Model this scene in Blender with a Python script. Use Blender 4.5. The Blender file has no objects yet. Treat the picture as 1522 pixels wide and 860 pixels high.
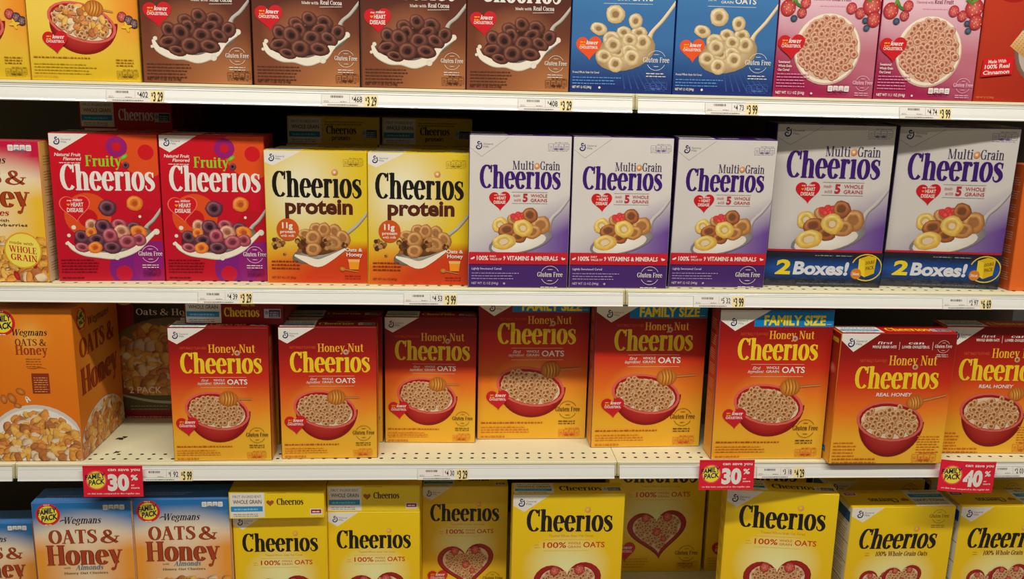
import bpy, bmesh, math, random
from mathutils import Matrix, Vector

# ------------------------------------------------------------------ camera, light, exposure
sc = bpy.context.scene
COL = sc.collection
F_PX, TH, PS, RO = 1336.59, 0.209993, 0.064270, 0.0222505
CAM = Vector((-0.340671, -1.739487, 0.774524))
Fw = Vector((math.sin(PS)*math.cos(TH), math.cos(PS)*math.cos(TH), -math.sin(TH)))
Rt = Vector((math.cos(PS), -math.sin(PS), 0)); Up = Rt.cross(Fw)
R2 = Rt*math.cos(RO)+Up*math.sin(RO); U2 = Up*math.cos(RO)-Rt*math.sin(RO)
cd = bpy.data.cameras.new('camera'); cam = bpy.data.objects.new('camera', cd); COL.objects.link(cam)
cd.sensor_width = 36; cd.lens = F_PX/1522*36; cd.clip_start = .05; cd.clip_end = 60
m = Matrix((R2, U2, -Fw)).transposed().to_4x4(); m.translation = CAM; cam.matrix_world = m
sc.camera = cam
sc.view_settings.view_transform = 'Standard'; sc.view_settings.look = 'None'
sc.view_settings.exposure = 0.0; sc.view_settings.gamma = 1; sc.view_settings.use_curve_mapping = False
world = bpy.data.worlds.new('world'); sc.world = world; world.use_nodes = True
bg = world.node_tree.nodes['Background']; bg.inputs[0].default_value = (1.0, .92, .80, 1); bg.inputs[1].default_value = 0.045
def lamp(name, loc, target, sx, sy, power, colour):
    d = bpy.data.lights.new(name, 'AREA'); d.shape = 'RECTANGLE'; d.size = sx; d.size_y = sy; d.energy = power; d.color = colour
    o = bpy.data.objects.new(name, d); COL.objects.link(o); o.location = loc
    o.rotation_euler = (Vector(target)-Vector(loc)).to_track_quat('-Z', 'Y').to_euler()
    return o
lamp('aisle_ceiling_light', (-.1, -1.80, 3.0), (-.1, 0, .2), 4.6, .16, 138, (1, .94, .85))
lamp('aisle_ceiling_light', (.2, -3.0, 2.35), (.2, 0, .4), 4.6, .06, 12, (1, .93, .82))

# ------------------------------------------------------------------ materials
def lin(c): c /= 255; return c/12.92 if c <= .04045 else ((c+.055)/1.055)**2.4
def K(*c): return tuple(min(.88, lin(v)) for v in c)
def mat(name, color=None, rough=.5, metal=0, spec=.5, attr=False, noise=0, nscale=40):
    m = bpy.data.materials.new(name); m.use_nodes = True; nt = m.node_tree; p = nt.nodes['Principled BSDF']
    p.inputs['Roughness'].default_value = rough; p.inputs['Metallic'].default_value = metal
    p.inputs['Specular IOR Level'].default_value = spec
    n = nt.nodes.new('ShaderNodeTexNoise'); n.inputs['Scale'].default_value = nscale; n.inputs['Detail'].default_value = 4
    tc = nt.nodes.new('ShaderNodeTexCoord'); nt.links.new(tc.outputs['Object'], n.inputs['Vector'])
    if attr:
        a = nt.nodes.new('ShaderNodeAttribute'); a.attribute_name = 'Ink'; src = a.outputs['Color']
    else:
        rgb = nt.nodes.new('ShaderNodeRGB'); rgb.outputs[0].default_value = (*color, 1); src = rgb.outputs[0]
    mr = nt.nodes.new('ShaderNodeMapRange'); mr.inputs[3].default_value = 1-noise; mr.inputs[4].default_value = 1+noise
    nt.links.new(n.outputs[0], mr.inputs[0])
    mx = nt.nodes.new('ShaderNodeMix'); mx.data_type = 'RGBA'; mx.blend_type = 'MULTIPLY'; mx.inputs[0].default_value = 1
    nt.links.new(src, mx.inputs[6]); nt.links.new(mr.outputs[0], mx.inputs[7]); nt.links.new(mx.outputs[2], p.inputs['Base Color'])
    rr = nt.nodes.new('ShaderNodeMapRange'); rr.inputs[3].default_value = rough*.85; rr.inputs[4].default_value = min(1, rough*1.15)
    nt.links.new(n.outputs[0], rr.inputs[0]); nt.links.new(rr.outputs[0], p.inputs['Roughness'])
    return m
M_CARD = mat('printed_cardboard', rough=.42, spec=.4, attr=True, noise=.03, nscale=30)
M_TAG = mat('printed_paper', rough=.55, spec=.3, attr=True, noise=.02, nscale=60)
M_SHELF = mat('cream_shelf_paint', K(228, 222, 184), .45, spec=.4, noise=.05, nscale=14)
M_RAIL = mat('white_price_rail_plastic', K(244, 241, 234), .2, spec=.9, noise=.02)
M_RAIL.node_tree.nodes['Principled BSDF'].inputs['Coat Weight'].default_value = .8; M_RAIL.node_tree.nodes['Principled BSDF'].inputs['Coat Roughness'].default_value = .12
M_GROOVE = mat('grey_rail_groove', K(170, 163, 150), .5)
M_BRASS = mat('zinc_bracket', K(225, 216, 170), .4, metal=.25, noise=.1)
M_DARK = mat('dark_bracket_scuff_hole_shade', K(50, 42, 34), .6)  # bracket and scuffs; also painted shade inside the deck holes
M_BACK = mat('shade_darkened_back_panel', K(70, 60, 50), .7, noise=.1)  # beige panel, coloured dark to stand for the shade behind the boxes
M_FLOOR = mat('vinyl_floor_tile', K(190, 180, 165), .4, noise=.06, nscale=6)
M_WRAP = bpy.data.materials.new('clear_shrink_film'); M_WRAP.use_nodes = True
nt = M_WRAP.node_tree; nt.nodes.clear()
o_ = nt.nodes.new('ShaderNodeOutputMaterial'); mx = nt.nodes.new('ShaderNodeMixShader'); tr = nt.nodes.new('ShaderNodeBsdfTransparent')
gl = nt.nodes.new('ShaderNodeBsdfGlossy'); gl.inputs['Roughness'].default_value = .12; lw = nt.nodes.new('ShaderNodeLayerWeight'); lw.inputs[0].default_value = .35; fr = nt.nodes.new('ShaderNodeMapRange'); fr.inputs[3].default_value = .03; fr.inputs[4].default_value = .35; nt.links.new(lw.outputs['Facing'], fr.inputs[0])
nz = nt.nodes.new('ShaderNodeTexNoise'); nz.inputs['Scale'].default_value = 14; nz.inputs['Detail'].default_value = 3
bp = nt.nodes.new('ShaderNodeBump'); bp.inputs['Strength'].default_value = .5; bp.inputs['Distance'].default_value = .004
nt.links.new(nz.outputs[0], bp.inputs['Height']); nt.links.new(bp.outputs[0], gl.inputs['Normal'])
nt.links.new(fr.outputs[0], mx.inputs[0]); nt.links.new(tr.outputs[0], mx.inputs[1]); nt.links.new(gl.outputs[0], mx.inputs[2]); nt.links.new(mx.outputs[0], o_.inputs[0])

# ------------------------------------------------------------------ mesh building
class MB:
    def __init__(s): s.v = []; s.f = []; s.c = []; s.m = []
    def quadbox(s, x0, x1, y0, y1, z0, z1, col=(.5, .5, .5), mi=0, skip=()):
        b = len(s.v)
        for z in (z0, z1):
            for x, y in ((x0, y0), (x1, y0), (x1, y1), (x0, y1)): s.v.append((x, y, z)); s.c.append(col)
        F = {'bottom': (3, 2, 1, 0), 'top': (4, 5, 6, 7), 'front': (0, 1, 5, 4), 'right': (1, 2, 6, 5), 'back': (2, 3, 7, 6), 'left': (3, 0, 4, 7)}
        for k, f in F.items():
            if k not in skip: s.f.append(tuple(b+i for i in f)); s.m.append(mi)
    def build(s, name, mats, parent=None, smooth=False):
        me = bpy.data.meshes.new(name); me.from_pydata(s.v, [], s.f)
        for m_ in mats: me.materials.append(m_)
        if len(mats) > 1: me.polygons.foreach_set('material_index', s.m)
        a = me.color_attributes.new('Ink', 'FLOAT_COLOR', 'POINT')
        flat = []
        for c in s.c: flat += [c[0], c[1], c[2], 1]
        a.data.foreach_set('color', flat)
        me.update()
        o = bpy.data.objects.new(name, me); COL.objects.link(o); o.parent = parent
        return o

def carton_body(mb, w, h, d, cf, cs, ct, cb, r=.0016):
    """chamfered carton; local origin at front bottom centre, front on y=0, depth to +y"""
    x = w/2
    ring = [(-x+r, 0), (x-r, 0), (x, r), (x, d-r), (x-r, d), (-x+r, d), (-x, d-r), (-x, r)]
    cols = [cf, cf, cs, cs, cb, cb, cs, cs]
    b = len(mb.v)
    for z, k in ((0, .0), (r*.6, 0), (h-r*.6, 0), (h, 0)):
        ins = r*.6 if z in (0, h) else 0
        for (px, py), c in zip(ring, cols):
            mb.v.append((px-math.copysign(ins, px), py+(ins if py < d/2 else -ins), z)); mb.c.append(ct if z == h else c)
    for j in range(3):
        for i in range(8):
            k = (i+1) % 8
            mb.f.append((b+j*8+i, b+j*8+k, b+(j+1)*8+k, b+(j+1)*8+i)); mb.m.append(0)
    mb.f.append(tuple(b+i for i in reversed(range(8)))); mb.m.append(0)
    mb.f.append(tuple(b+24+i for i in range(8))); mb.m.append(0)

# ------------------------------------------------------------------ fonts
_fc = bpy.data.curves.new('t', 'FONT'); _fo = bpy.data.objects.new('t', _fc)
_tc = {}
def sans_mesh(s, bold):
    key = (s, bold)
    if key not in _tc:
        _fc.body = s; _fc.size = 1; _fc.offset = .022*bold; _fc.resolution_u = 3 if len(s) < 14 else 1
        me = bpy.data.meshes.new_from_object(_fo)
        vs = [(v.co.x, v.co.y) for v in me.vertices]; fs = [tuple(p.vertices) for p in me.polygons]
        bpy.data.meshes.remove(me); _tc[key] = (vs, fs)
    return _tc[key]
CAPH = max(v[1] for v in sans_mesh('H', 0)[0])

G = {}
def _g(ch, w, *p): G[ch] = (w, p)
def s_(x, y, hw): return ('s', x, y, hw)
def l_(a, b, c, d, w=None): return ('l', a, b, c, d, w)
def a_(cx, cy, rx, ry, a0, a1): return ('a', cx, cy, rx, ry, a0, a1)
def d_(x, y, r): return ('d', x, y, r)
TT, t_ = .165, .05
flag = l_(.0, .955, .14, .985, t_*1.2); xflag = l_(.0, .67, .14, .70, t_*1.2)
S_small = ('q', [(.34, .52), (.30, .66), (.19, .695), (.09, .61), (.10, .49), (.20, .39), (.30, .28), (.32, .15), (.24, .04), (.14, .02), (.06, .08), (.03, .2)], [.3, .3, .4, .75, .95, 1.15, 1.05, .85, .5, .35, .3, .3])
_g('C', .57, a_(.32, .5, .24, .47, 45, 315), l_(.52, .68, .53, .99, t_*1.3))
_g('h', .55, l_(.13, 0, .13, 1), s_(.13, 0, .13), flag, a_(.28, .48, .135, .21, 175, 0), l_(.415, .5, .415, 0), s_(.42, 0, .125))
_g('e', .47, a_(.24, .36, .165, .345, 5, 325), l_(.08, .39, .41, .39, t_))
_g('r', .38, l_(.13, 0, .13, .72), s_(.13, 0, .13), xflag, a_(.29, .48, .15, .21, 170, 65), d_(.325, .61, .07))
_g('\u0131', .28, l_(.14, 0, .14, .72), s_(.14, 0, .13), xflag)
_g('i', .28, l_(.14, 0, .14, .72), s_(.14, 0, .13), xflag, d_(.13, .90, .085))
_g('o', .50, a_(.25, .36, .175, .345, 0, 360))
_g('s', .38, S_small, l_(.335, .5, .34, .7, t_))
_g('S', .50, ('q', [(x*1.35, y*1.38+.01) for x, y in S_small[1]], S_small[2]), l_(.46, .7, .465, .98, t_), l_(.04, .02, .04, .3, t_))
_g('n', .56, l_(.13, 0, .13, .72), s_(.13, 0, .13), xflag, a_(.28, .48, .135, .21, 175, 0), l_(.415, .5, .415, 0), s_(.42, 0, .125))
_g('m', .85, l_(.13, 0, .13, .72), s_(.13, 0, .13), xflag, a_(.28, .48, .135, .21, 175, 0), l_(.415, .5, .415, 0), s_(.42, 0, .11), a_(.57, .48, .135, .21, 175, 0), l_(.705, .5, .705, 0), s_(.71, 0, .12))
_g('u', .56, l_(.13, .2, .13, .72), xflag, a_(.27, .22, .14, .2, 180, 360), l_(.42, 0, .42, .72), l_(.29, .67, .42, .70, t_), s_(.47, 0, .08))
_g('t', .35, l_(.16, .15, .16, .92), a_(.27, .17, .11, .15, 180, 310), l_(.02, .69, .33, .69, t_*1.2))
_g('y', .52, l_(.11, .72, .28, .05, TT), l_(.43, .72, .19, -.26, t_*1.3), d_(.13, -.24, .08), s_(.11, .72, .12), s_(.43, .72, .09))
_g('l', .28, l_(.14, 0, .14, 1), s_(.14, 0, .13), flag)
_g('a', .47, a_(.19, .20, .125, .18, 0, 360), l_(.34, .0, .34, .52), a_(.21, .52, .13, .18, 0, 150), d_(.10, .56, .065), s_(.40, 0, .07))
_g('g', .50, a_(.23, .46, .15, .24, 0, 360), a_(.23, -.07, .18, .17, 0, 360), l_(.34, .6, .47, .68, t_))
_g('d', .54, a_(.23, .36, .16, .345, 0, 360), l_(.40, 0, .40, 1), s_(.45, 0, .08), l_(.27, .955, .4, .985, t_))
_g('b', .52, l_(.12, 0, .12, 1), a_(.28, .36, .16, .345, 0, 360), flag)
_g('p', .52, l_(.12, -.28, .12, .72), s_(.12, -.28, .13), a_(.28, .36, .16, .345, 0, 360), xflag)
_g('f', .34, l_(.15, 0, .15, .8), a_(.27, .80, .12, .18, 180, 60), d_(.33, .9, .06), l_(.02, .69, .31, .69, t_), s_(.15, 0, .13))
_g('c', .43, a_(.24, .36, .165, .345, 50, 315), d_(.34, .58, .07))
_g('v', .5, l_(.09, .72, .26, 0, TT), l_(.43, .72, .27, 0, t_), s_(.09, .72, .11), s_(.43, .72, .09))
_g('w', .75, l_(.09, .72, .24, 0, TT), l_(.38, .72, .25, 0, t_), l_(.38, .72, .53, 0, TT), l_(.68, .72, .54, 0, t_), s_(.09, .72, .1), s_(.68, .72, .08))
_g('H', .70, l_(.15, 0, .15, 1), l_(.55, 0, .55, 1), l_(.15, .52, .55, .52, t_), s_(.15, 0, .15), s_(.15, 1, .15), s_(.55, 0, .15), s_(.55, 1, .15))
_g('N', .70, l_(.14, 0, .14, 1, t_*1.3), l_(.15, 1, .56, 0, TT), l_(.57, 0, .57, 1, t_*1.3), s_(.14, 0, .12), s_(.57, 1, .12), s_(.11, 1, .1))
_g('M', .88, l_(.14, 0, .14, 1, t_*1.3), l_(.17, 1, .43, .03, TT), l_(.44, .03, .70, 1, t_), l_(.72, 0, .72, 1, TT), s_(.14, 0, .12), s_(.14, 1, .12), s_(.72, 0, .14), s_(.72, 1, .12))
_g('G', .63, a_(.32, .5, .24, .47, 45, 330), l_(.51, .70, .52, .98, t_*1.3), l_(.51, .05, .51, .42, TT), s_(.51, .42, .13))
_g('F', .52, l_(.15, 0, .15, 1), s_(.15, 0, .15), l_(.03, .97, .47, .97, t_*1.2), l_(.465, .76, .465, .99, t_), l_(.15, .52, .38, .52, t_), l_(.38, .42, .38, .62, t_))
_g('E', .56, l_(.15, 0, .15, 1), l_(.03, .97, .48, .97, t_*1.2), l_(.03, .03, .5, .03, t_*1.2), l_(.48, .76, .48, .99, t_), l_(.5, .01, .5, .24, t_), l_(.15, .52, .38, .52, t_), l_(.38, .42, .38, .62, t_))
_g('L', .52, l_(.15, 0, .15, 1), s_(.15, 1, .15), l_(.03, .03, .48, .03, t_*1.2), l_(.48, .01, .48, .26, t_))
_g('O', .66, a_(.33, .5, .255, .475, 0, 360))
_g('I', .30, l_(.15, 0, .15, 1), s_(.15, 0, .14), s_(.15, 1, .14))
_g('0', .50, a_(.25, .5, .18, .475, 0, 360))
_g('1', .36, l_(.18, 0, .18, 1), s_(.18, 0, .14), l_(.05, .9, .18, .97, t_))
_g('%', .75, a_(.16, .74, .11, .22, 0, 360), a_(.57, .25, .11, .22, 0, 360), l_(.55, .97, .16, .02, t_))
_g('A', .66, l_(.31, 1, .08, 0, t_*1.2), l_(.31, 1, .54, 0, TT), l_(.15, .36, .46, .36, t_), s_(.08, 0, .1), s_(.54, 0, .14))
_g('T', .60, l_(.30, 0, .30, 1), s_(.30, 0, .15), l_(.04, .97, .56, .97, t_*1.3), l_(.05, .76, .04, .98, t_), l_(.55, .76, .56, .98, t_))
_g('R', .64, l_(.15, 0, .15, 1), s_(.15, 0, .13), s_(.11, 1, .11), a_(.27, .75, .18, .23, -90, 90), l_(.15, .51, .3, .51, t_), l_(.15, .97, .3, .97, t_), l_(.30, .5, .56, 0, TT))
_g('P', .58, l_(.15, 0, .15, 1), s_(.15, 0, .15), s_(.11, 1, .11), a_(.27, .75, .18, .23, -90, 90), l_(.15, .51, .3, .51, t_), l_(.15, .97, .3, .97, t_))
_g('W', .95, l_(.10, 1, .30, 0, TT), l_(.48, 1, .31, 0, t_*1.2), l_(.48, 1, .67, 0, TT), l_(.86, 1, .68, 0, t_*1.2), s_(.10, 1, .13), s_(.48, 1, .12), s_(.86, 1, .11))
_g('K', .66, l_(.15, 0, .15, 1), s_(.15, 0, .15), s_(.15, 1, .15), l_(.55, .98, .18, .42, t_*1.2), l_(.28, .55, .58, 0, TT))
_g('2', .48, ('q', [(.06, .72), (.12, .93), (.25, .97), (.38, .86), (.36, .62), (.2, .32), (.05, .05)], [.5, .5, .5, .9, 1, .6, .4]), l_(.04, .05, .44, .05, TT*.6))
_g('&', .78, ('q', [(.70, .50), (.62, .22), (.42, .03), (.22, .03), (.08, .18), (.13, .38), (.33, .54), (.44, .70), (.40, .90), (.28, .96), (.19, .84), (.24, .62), (.45, .3), (.70, .02)], [.35, .35, .4, .6, .95, .9, .5, .6, .8, .45, .7, .9, 1.05, .9]), l_(.58, .50, .8, .50, t_))
_g(' ', .24)
_g('\u00b7', .34)

def arcpts(cx, cy, rx, ry, a0, a1, n=None):
    n = n or max(5, int(abs(a1-a0)/20)); return [(cx+rx*math.cos(math.radians(a0+(a1-a0)*i/n)), cy+ry*math.sin(math.radians(a0+(a1-a0)*i/n))) for i in range(n+1)]
def catmull(P, k=3):
    out = []
    for i in range(len(P)-1):
        p0 = P[max(0, i-1)]; p1 = P[i]; p2 = P[i+1]; p3 = P[min(len(P)-1, i+2)]
        for j in range(k):
            t = j/k; out.append(tuple(.5*((2*b)+(c-a)*t+(2*a-5*b+4*c-d)*t*t+(3*b-a-3*c+d)*t**3) for a, b, c, d in zip(p0, p1, p2, p3)))
    out.append(tuple(P[-1])); return out
def strip(pts, ws):
    """polyline -> (verts, quads); closed when ends meet"""
    n = len(pts); vs = []; fs = []
    closed = math.dist(pts[0][:2], pts[-1][:2]) < 1e-6
    for i in range(n):
        a = pts[i-1] if i else (pts[-2] if closed else pts[0]); b = pts[i+1] if i < n-1 else (pts[1] if closed else pts[-1])
        dx, dy = b[0]-a[0], b[1]-a[1]; L = math.hypot(dx, dy) or 1; w = ws[i]/2
        vs += [(pts[i][0]-dy/L*w, pts[i][1]+dx/L*w), (pts[i][0]+dy/L*w, pts[i][1]-dx/L*w)]
    for i in range(n-1): fs.append((2*i+1, 2*i+3, 2*i+2, 2*i))
    return vs, fs
_gc = {}
def glyph(ch, wt):
    if (ch, wt) in _gc: return _gc[(ch, wt)]
    out = []; T = TT*wt; t = t_*(.5+.5*wt)
    def wd(pts):
        r = []
        for i in range(len(pts)):
            a = pts[max(0, i-1)]; b = pts[min(len(pts)-1, i+1)]; dx, dy = b[0]-a[0], b[1]-a[1]; L = math.hypot(dx, dy) or 1
            r.append(t+(T-t)*(abs(dy)/L)**1.6)
        return r
    for p in G[ch][1]:
        if p[0] == 'l':
            pts = [(p[1], p[2]), (p[3], p[4])]; w = wd(pts) if p[5] is None else [p[5]*(wt if p[5] == TT else .5+.5*wt)]*2; out.append(strip(pts, w))
        elif p[0] == 'a': pts = arcpts(*p[1:]); w = wd(pts); w = w if abs(p[6]-p[5]) < 360 else w[:-1]+[w[0]]; out.append(strip(pts, w))
        elif p[0] == 's':
            y0 = p[2]-(t if p[2] > .5 else 0); out.append(([(p[1]-p[3], y0), (p[1]+p[3], y0), (p[1]+p[3], y0+t), (p[1]-p[3], y0+t)], [(0, 1, 2, 3)]))
        elif p[0] == 'd': pts = arcpts(p[1], p[2], p[3], p[3], 0, 360, 10)[:-1]; out.append((pts, [tuple(range(10))]))
        elif p[0] == 'q':
            z = catmull([(a[0], a[1], b) for a, b in zip(p[1], p[2])]); out.append(strip([q[:2] for q in z], [q[2]*T for q in z]))
    _gc[(ch, wt)] = out; return out

# ------------------------------------------------------------------ printing onto a panel
EPS = 9e-6
def mixc(a, b, t): t = max(0, min(1, t)); return tuple(x+(y-x)*t for x, y in zip(a, b))
class Art:
    """vector printing: x 0..100 across the panel, y down; every layer sits a few microns above the one below"""
    def __init__(s, mb, o, ex, ey, n, w):
        s.mb = mb; s.o = Vector(o); s.ex = Vector(ex)*w/100; s.ey = Vector(ey)*w/100; s.n = Vector(n); s.k = 8
        s.flip = s.ex.cross(s.ey).dot(s.n) > 0; s.W = 100; s.H = None; s.tf = None
    def put(s, pts, faces, cols, up=1):
        s.k += up; b = len(s.mb.v); single = isinstance(cols[0], (int, float)); off = s.n*(s.k*EPS)
        for i, p in enumerate(pts):
            x, y = p[0], p[1]
            if s.H: x = min(100, max(0, x)); y = min(s.H, max(0, y))
            s.mb.v.append(tuple(s.o+s.ex*x+s.ey*y+off)); s.mb.c.append(cols if single else cols[i])
        for f in faces:
            # orientation: want normal along n
            P = [pts[i] for i in f]; ar = sum(P[i][0]*P[(i+1) % len(P)][1]-P[(i+1) % len(P)][0]*P[i][1] for i in range(len(P)))
            g = tuple(b+i for i in f)
            if (ar > 0) != s.flip: g = g[::-1]
            s.mb.f.append(g); s.mb.m.append(0)
    def field(s, fn, H, nx=18, ny=26, x0=0, x1=100, y0=0):
        pts = [(x0+(x1-x0)*i/nx, y0+(H-y0)*j/ny) for j in range(ny+1) for i in range(nx+1)]
        s.put(pts, [(j*(nx+1)+i, j*(nx+1)+i+1, (j+1)*(nx+1)+i+1, (j+1)*(nx+1)+i) for j in range(ny) for i in range(nx)], [fn(*p) for p in pts])
    def poly(s, pts, c): s.put(pts, [tuple(range(len(pts)))], c)
    def rect(s, x0, y0, x1, y1, c, c2=None): s.put([(x0, y0), (x1, y0), (x1, y1), (x0, y1)], [(0, 1, 2, 3)], c if c2 is None else [c, c, c2, c2])
    def ell(s, cx, cy, rx, ry=None, c=(0, 0, 0), cc=None, rot=0, a0=0, a1=360, n=22):
        ry = ry or rx; ca, sa = math.cos(math.radians(rot)), math.sin(math.radians(rot)); pts = [(cx, cy)]
        full = abs(a1-a0) >= 360; m_ = n if full else n+1
        for i in range(m_):
            a = math.radians(a0+(a1-a0)*i/n); x, y = rx*math.cos(a), ry*math.sin(a); pts.append((cx+x*ca-y*sa, cy+x*sa+y*ca))
        fs = [(0, 1+i, 1+(i+1) % m_) for i in range(m_ if full else m_-1)]
        s.put(pts, fs, [cc or c]+[c]*m_)
    def glow(s, cx, cy, rx, ry, c, fn, n=20):
        """soft patch: colour c in the middle melting into the background colour fn(x,y)"""
        pts = [(cx, cy)]; cols = [c]
        for q in (.35, .6, .8, 1):
            for i in range(n):
                a = i/n*2*math.pi; x, y = cx+rx*q*math.cos(a), cy+ry*q*math.sin(a); pts.append((x, y)); cols.append(mixc(c, fn(x, y), q**1.5))
        fs = [(0, 1+i, 1+(i+1) % n) for i in range(n)]
        for r in range(3):
            for i in range(n): k = (i+1) % n; fs.append((1+r*n+i, 1+(r+1)*n+i, 1+(r+1)*n+k, 1+r*n+k))
        s.put(pts, fs, cols)
    def ring(s, cx, cy, rx, ry=None, pal=None, rot=0, hole=.36, fill=True, n=14):
        ry = ry or rx; dk, md, hi, hc = pal; rr = random.Random(int(cx*37+cy*91)); jit = [rr.uniform(.94, 1.06) for _ in range(n)]; ca, sa = math.cos(math.radians(rot)), math.sin(math.radians(rot)); pts = []; cols = []
        for q, base in ((1, 0), (.86, .55), (.66, 1), (.48, .5), (hole, 0)):
            for i in range(n):
                a = i/n*2*math.pi; jq = jit[i] if q > .8 else jit[(i*3+1) % n]; x, y = rx*q*jq*math.cos(a), ry*q*jq*math.sin(a); of = rx*.07*(q < .9 and q > .4); pts.append((cx+x*ca-y*sa-of, cy+x*sa+y*ca-of))
                sh = .5-.5*math.sin(a+math.radians(rot)+.6); c = mixc(dk, md, .35+base*1.1 if q > .9 else base*1.6) if base < .6 else mixc(md, hi, .25+.75*sh)
                if base <= .5: c = mixc(c, md, .45*sh)
                v_ = rr.uniform(.86, 1.1) if rx > 4.5 else 1; c = tuple(min(.9, t*v_) for t in c)
                cols.append(c)
        fs = []
        for r in range(4):
            for i in range(n): k = (i+1) % n; fs.append((r*n+i, r*n+k, (r+1)*n+k, (r+1)*n+i))
        if fill: fs.append(tuple(4*n+i for i in range(n)))
        if fill:
            b = len(pts)
            for i in range(n): pts.append(pts[4*n+i]); cols.append(hc)
            fs[-1] = tuple(b+i for i in range(n))
        s.put(pts, fs, cols)
    def stroke(s, pts, ws, c, ce=None, k=4):
        z = catmull([(p[0], p[1], w) for p, w in zip(pts, ws)], k); P = [q[:2] for q in z]; W = [max(.05, q[2]) for q in z]
        if ce is None: vs, fs = strip(P, W); s.put(vs, fs, c); return
        vs, _ = strip(P, W); out = []; cols = []
        for i in range(len(P)): out += [vs[2*i], P[i], vs[2*i+1]]; cols += [c, c, ce]
        fs = []
        for i in range(len(P)-1): fs += [(3*i, 3*i+1, 3*i+4, 3*i+3), (3*i+1, 3*i+2, 3*i+5, 3*i+4)]
        s.put(out, fs, cols)
    def arc(s, cx, cy, rx, ry, a0, a1, w, c):
        P = arcpts(cx, cy, rx, ry, a0, a1, max(6, int(abs(a1-a0)/14))); vs, fs = strip(P, [w]*len(P)); s.put(vs, fs, c)
    def line(s, x0, y0, x1, y1, w, c): vs, fs = strip([(x0, y0), (x1, y1)], [w, w]); s.put(vs, fs, c)
    def sans(s, t, x0, x1, y, cap, c, bold=1, shear=0, rot=0):
        vs, fs = sans_mesh(t, bold)
        if not vs: return
        mn = min(v[0] for v in vs); mxx = max(v[0] for v in vs); k = (x1-x0)/(mxx-mn); ky = cap/CAPH; r = math.tan(math.radians(rot))
        s.put([(x0+(vx-mn)*k+shear*vy*ky, y-vy*ky+r*(vx-mn)*k) for vx, vy in vs], fs, c)
    def serif(s, t, x0, x1, y, cap, c, wt=1, shear=0, rot=0, outline=None):
        adv = sum(G[ch][0] for ch in t)+.02*(len(t)-1); k = (x1-x0)/adv; r = math.tan(math.radians(rot))
        for col, w_ in (([(outline, wt*1.4)] if outline else [])+[(c, wt)]):
            px = 0
            for ch in t:
                for j, (vs, fs) in enumerate(glyph(ch, w_)):
                    s.put([(x0+(px+vx)*k+shear*vy*cap, y-vy*cap+r*(px+vx)*k) for vx, vy in vs], fs, c if col is c else col, up=.35)
                px += G[ch][0]+.02
            s.k += 1
    def heart(s, cx, cy, w, c, ce=None, rot=0, inner=None, sc=1.0):
        pts = []; n = 44; ca, sa = math.cos(math.radians(rot)), math.sin(math.radians(rot))
        for i in range(n):
            a = i/n*2*math.pi; x = 16*math.sin(a)**3; y = -(13*math.cos(a)-5*math.cos(2*a)-2*math.cos(3*a)-math.cos(4*a))
            x *= w/32; y = (y+2)*w/32*sc; pts.append((cx+x*ca-y*sa, cy+x*sa+y*ca))
        s.put([(cx, cy)]+pts, [(0, 1+i, 1+(i+1) % n) for i in range(n)], [c]+[ce or c]*n)
        return pts
    def words(s, x0, x1, y, n, dy, h, c, seed=1):
        h *= .8
        r = random.Random(seed); vs = []; fs = []
        for i in range(n):
            x = x0; xe = x1-r.random()*(x1-x0)*.18; yy = y+i*dy
            while x < xe:
                w = min(xe-x, 1.2+r.random()*3.2); hh = h*(.75+.25*r.random()); b = len(vs)
                vs += [(x, yy-hh), (x+w, yy-hh), (x+w, yy), (x, yy)]; fs.append((b, b+1, b+2, b+3)); x += w+.7
        s.put(vs, fs, c)

# palettes (dark, mid, light, hole)
P_OAT = (K(128, 70, 34), K(196, 138, 84), K(242, 206, 160), K(138, 80, 44))
P_COCOA = (K(48, 22, 18), K(98, 54, 42), K(150, 96, 76), K(42, 20, 16))
P_CREAM = (K(165, 130, 85), K(215, 190, 140), K(240, 224, 185), K(150, 120, 80))
P_YEL = (K(190, 135, 40), K(232, 190, 85), K(250, 228, 150), K(225, 205, 170))
P_BRN = (K(100, 52, 25), K(160, 92, 50), K(205, 140, 85), K(120, 75, 50))
P_TAN = (K(122, 72, 34), K(190, 130, 70), K(232, 184, 122), K(165, 112, 66))
P_PNK = (K(140, 78, 55), K(205, 142, 112), K(242, 202, 176), K(150, 90, 66))
P_MAG = (K(100, 35, 50), K(170, 75, 90), K(215, 130, 140), K(110, 40, 55))
P_PUR = (K(50, 22, 35), K(100, 55, 70), K(150, 100, 110), K(45, 20, 30))
P_ORG = (K(190, 80, 20), K(232, 125, 40), K(250, 170, 90), K(180, 80, 30))
WHITE = K(232, 228, 218); NAVY = K(40, 42, 100); BLACK = K(22, 18, 16); RED = K(205, 25, 35); YEL = K(250, 205, 35)
def stops(*st):
    def f(y):
        for (a, ca), (b, cb) in zip(st, st[1:]):
            if y <= b: return mixc(ca, cb, (y-a)/(b-a))
        return st[-1][1]
    return f
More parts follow.
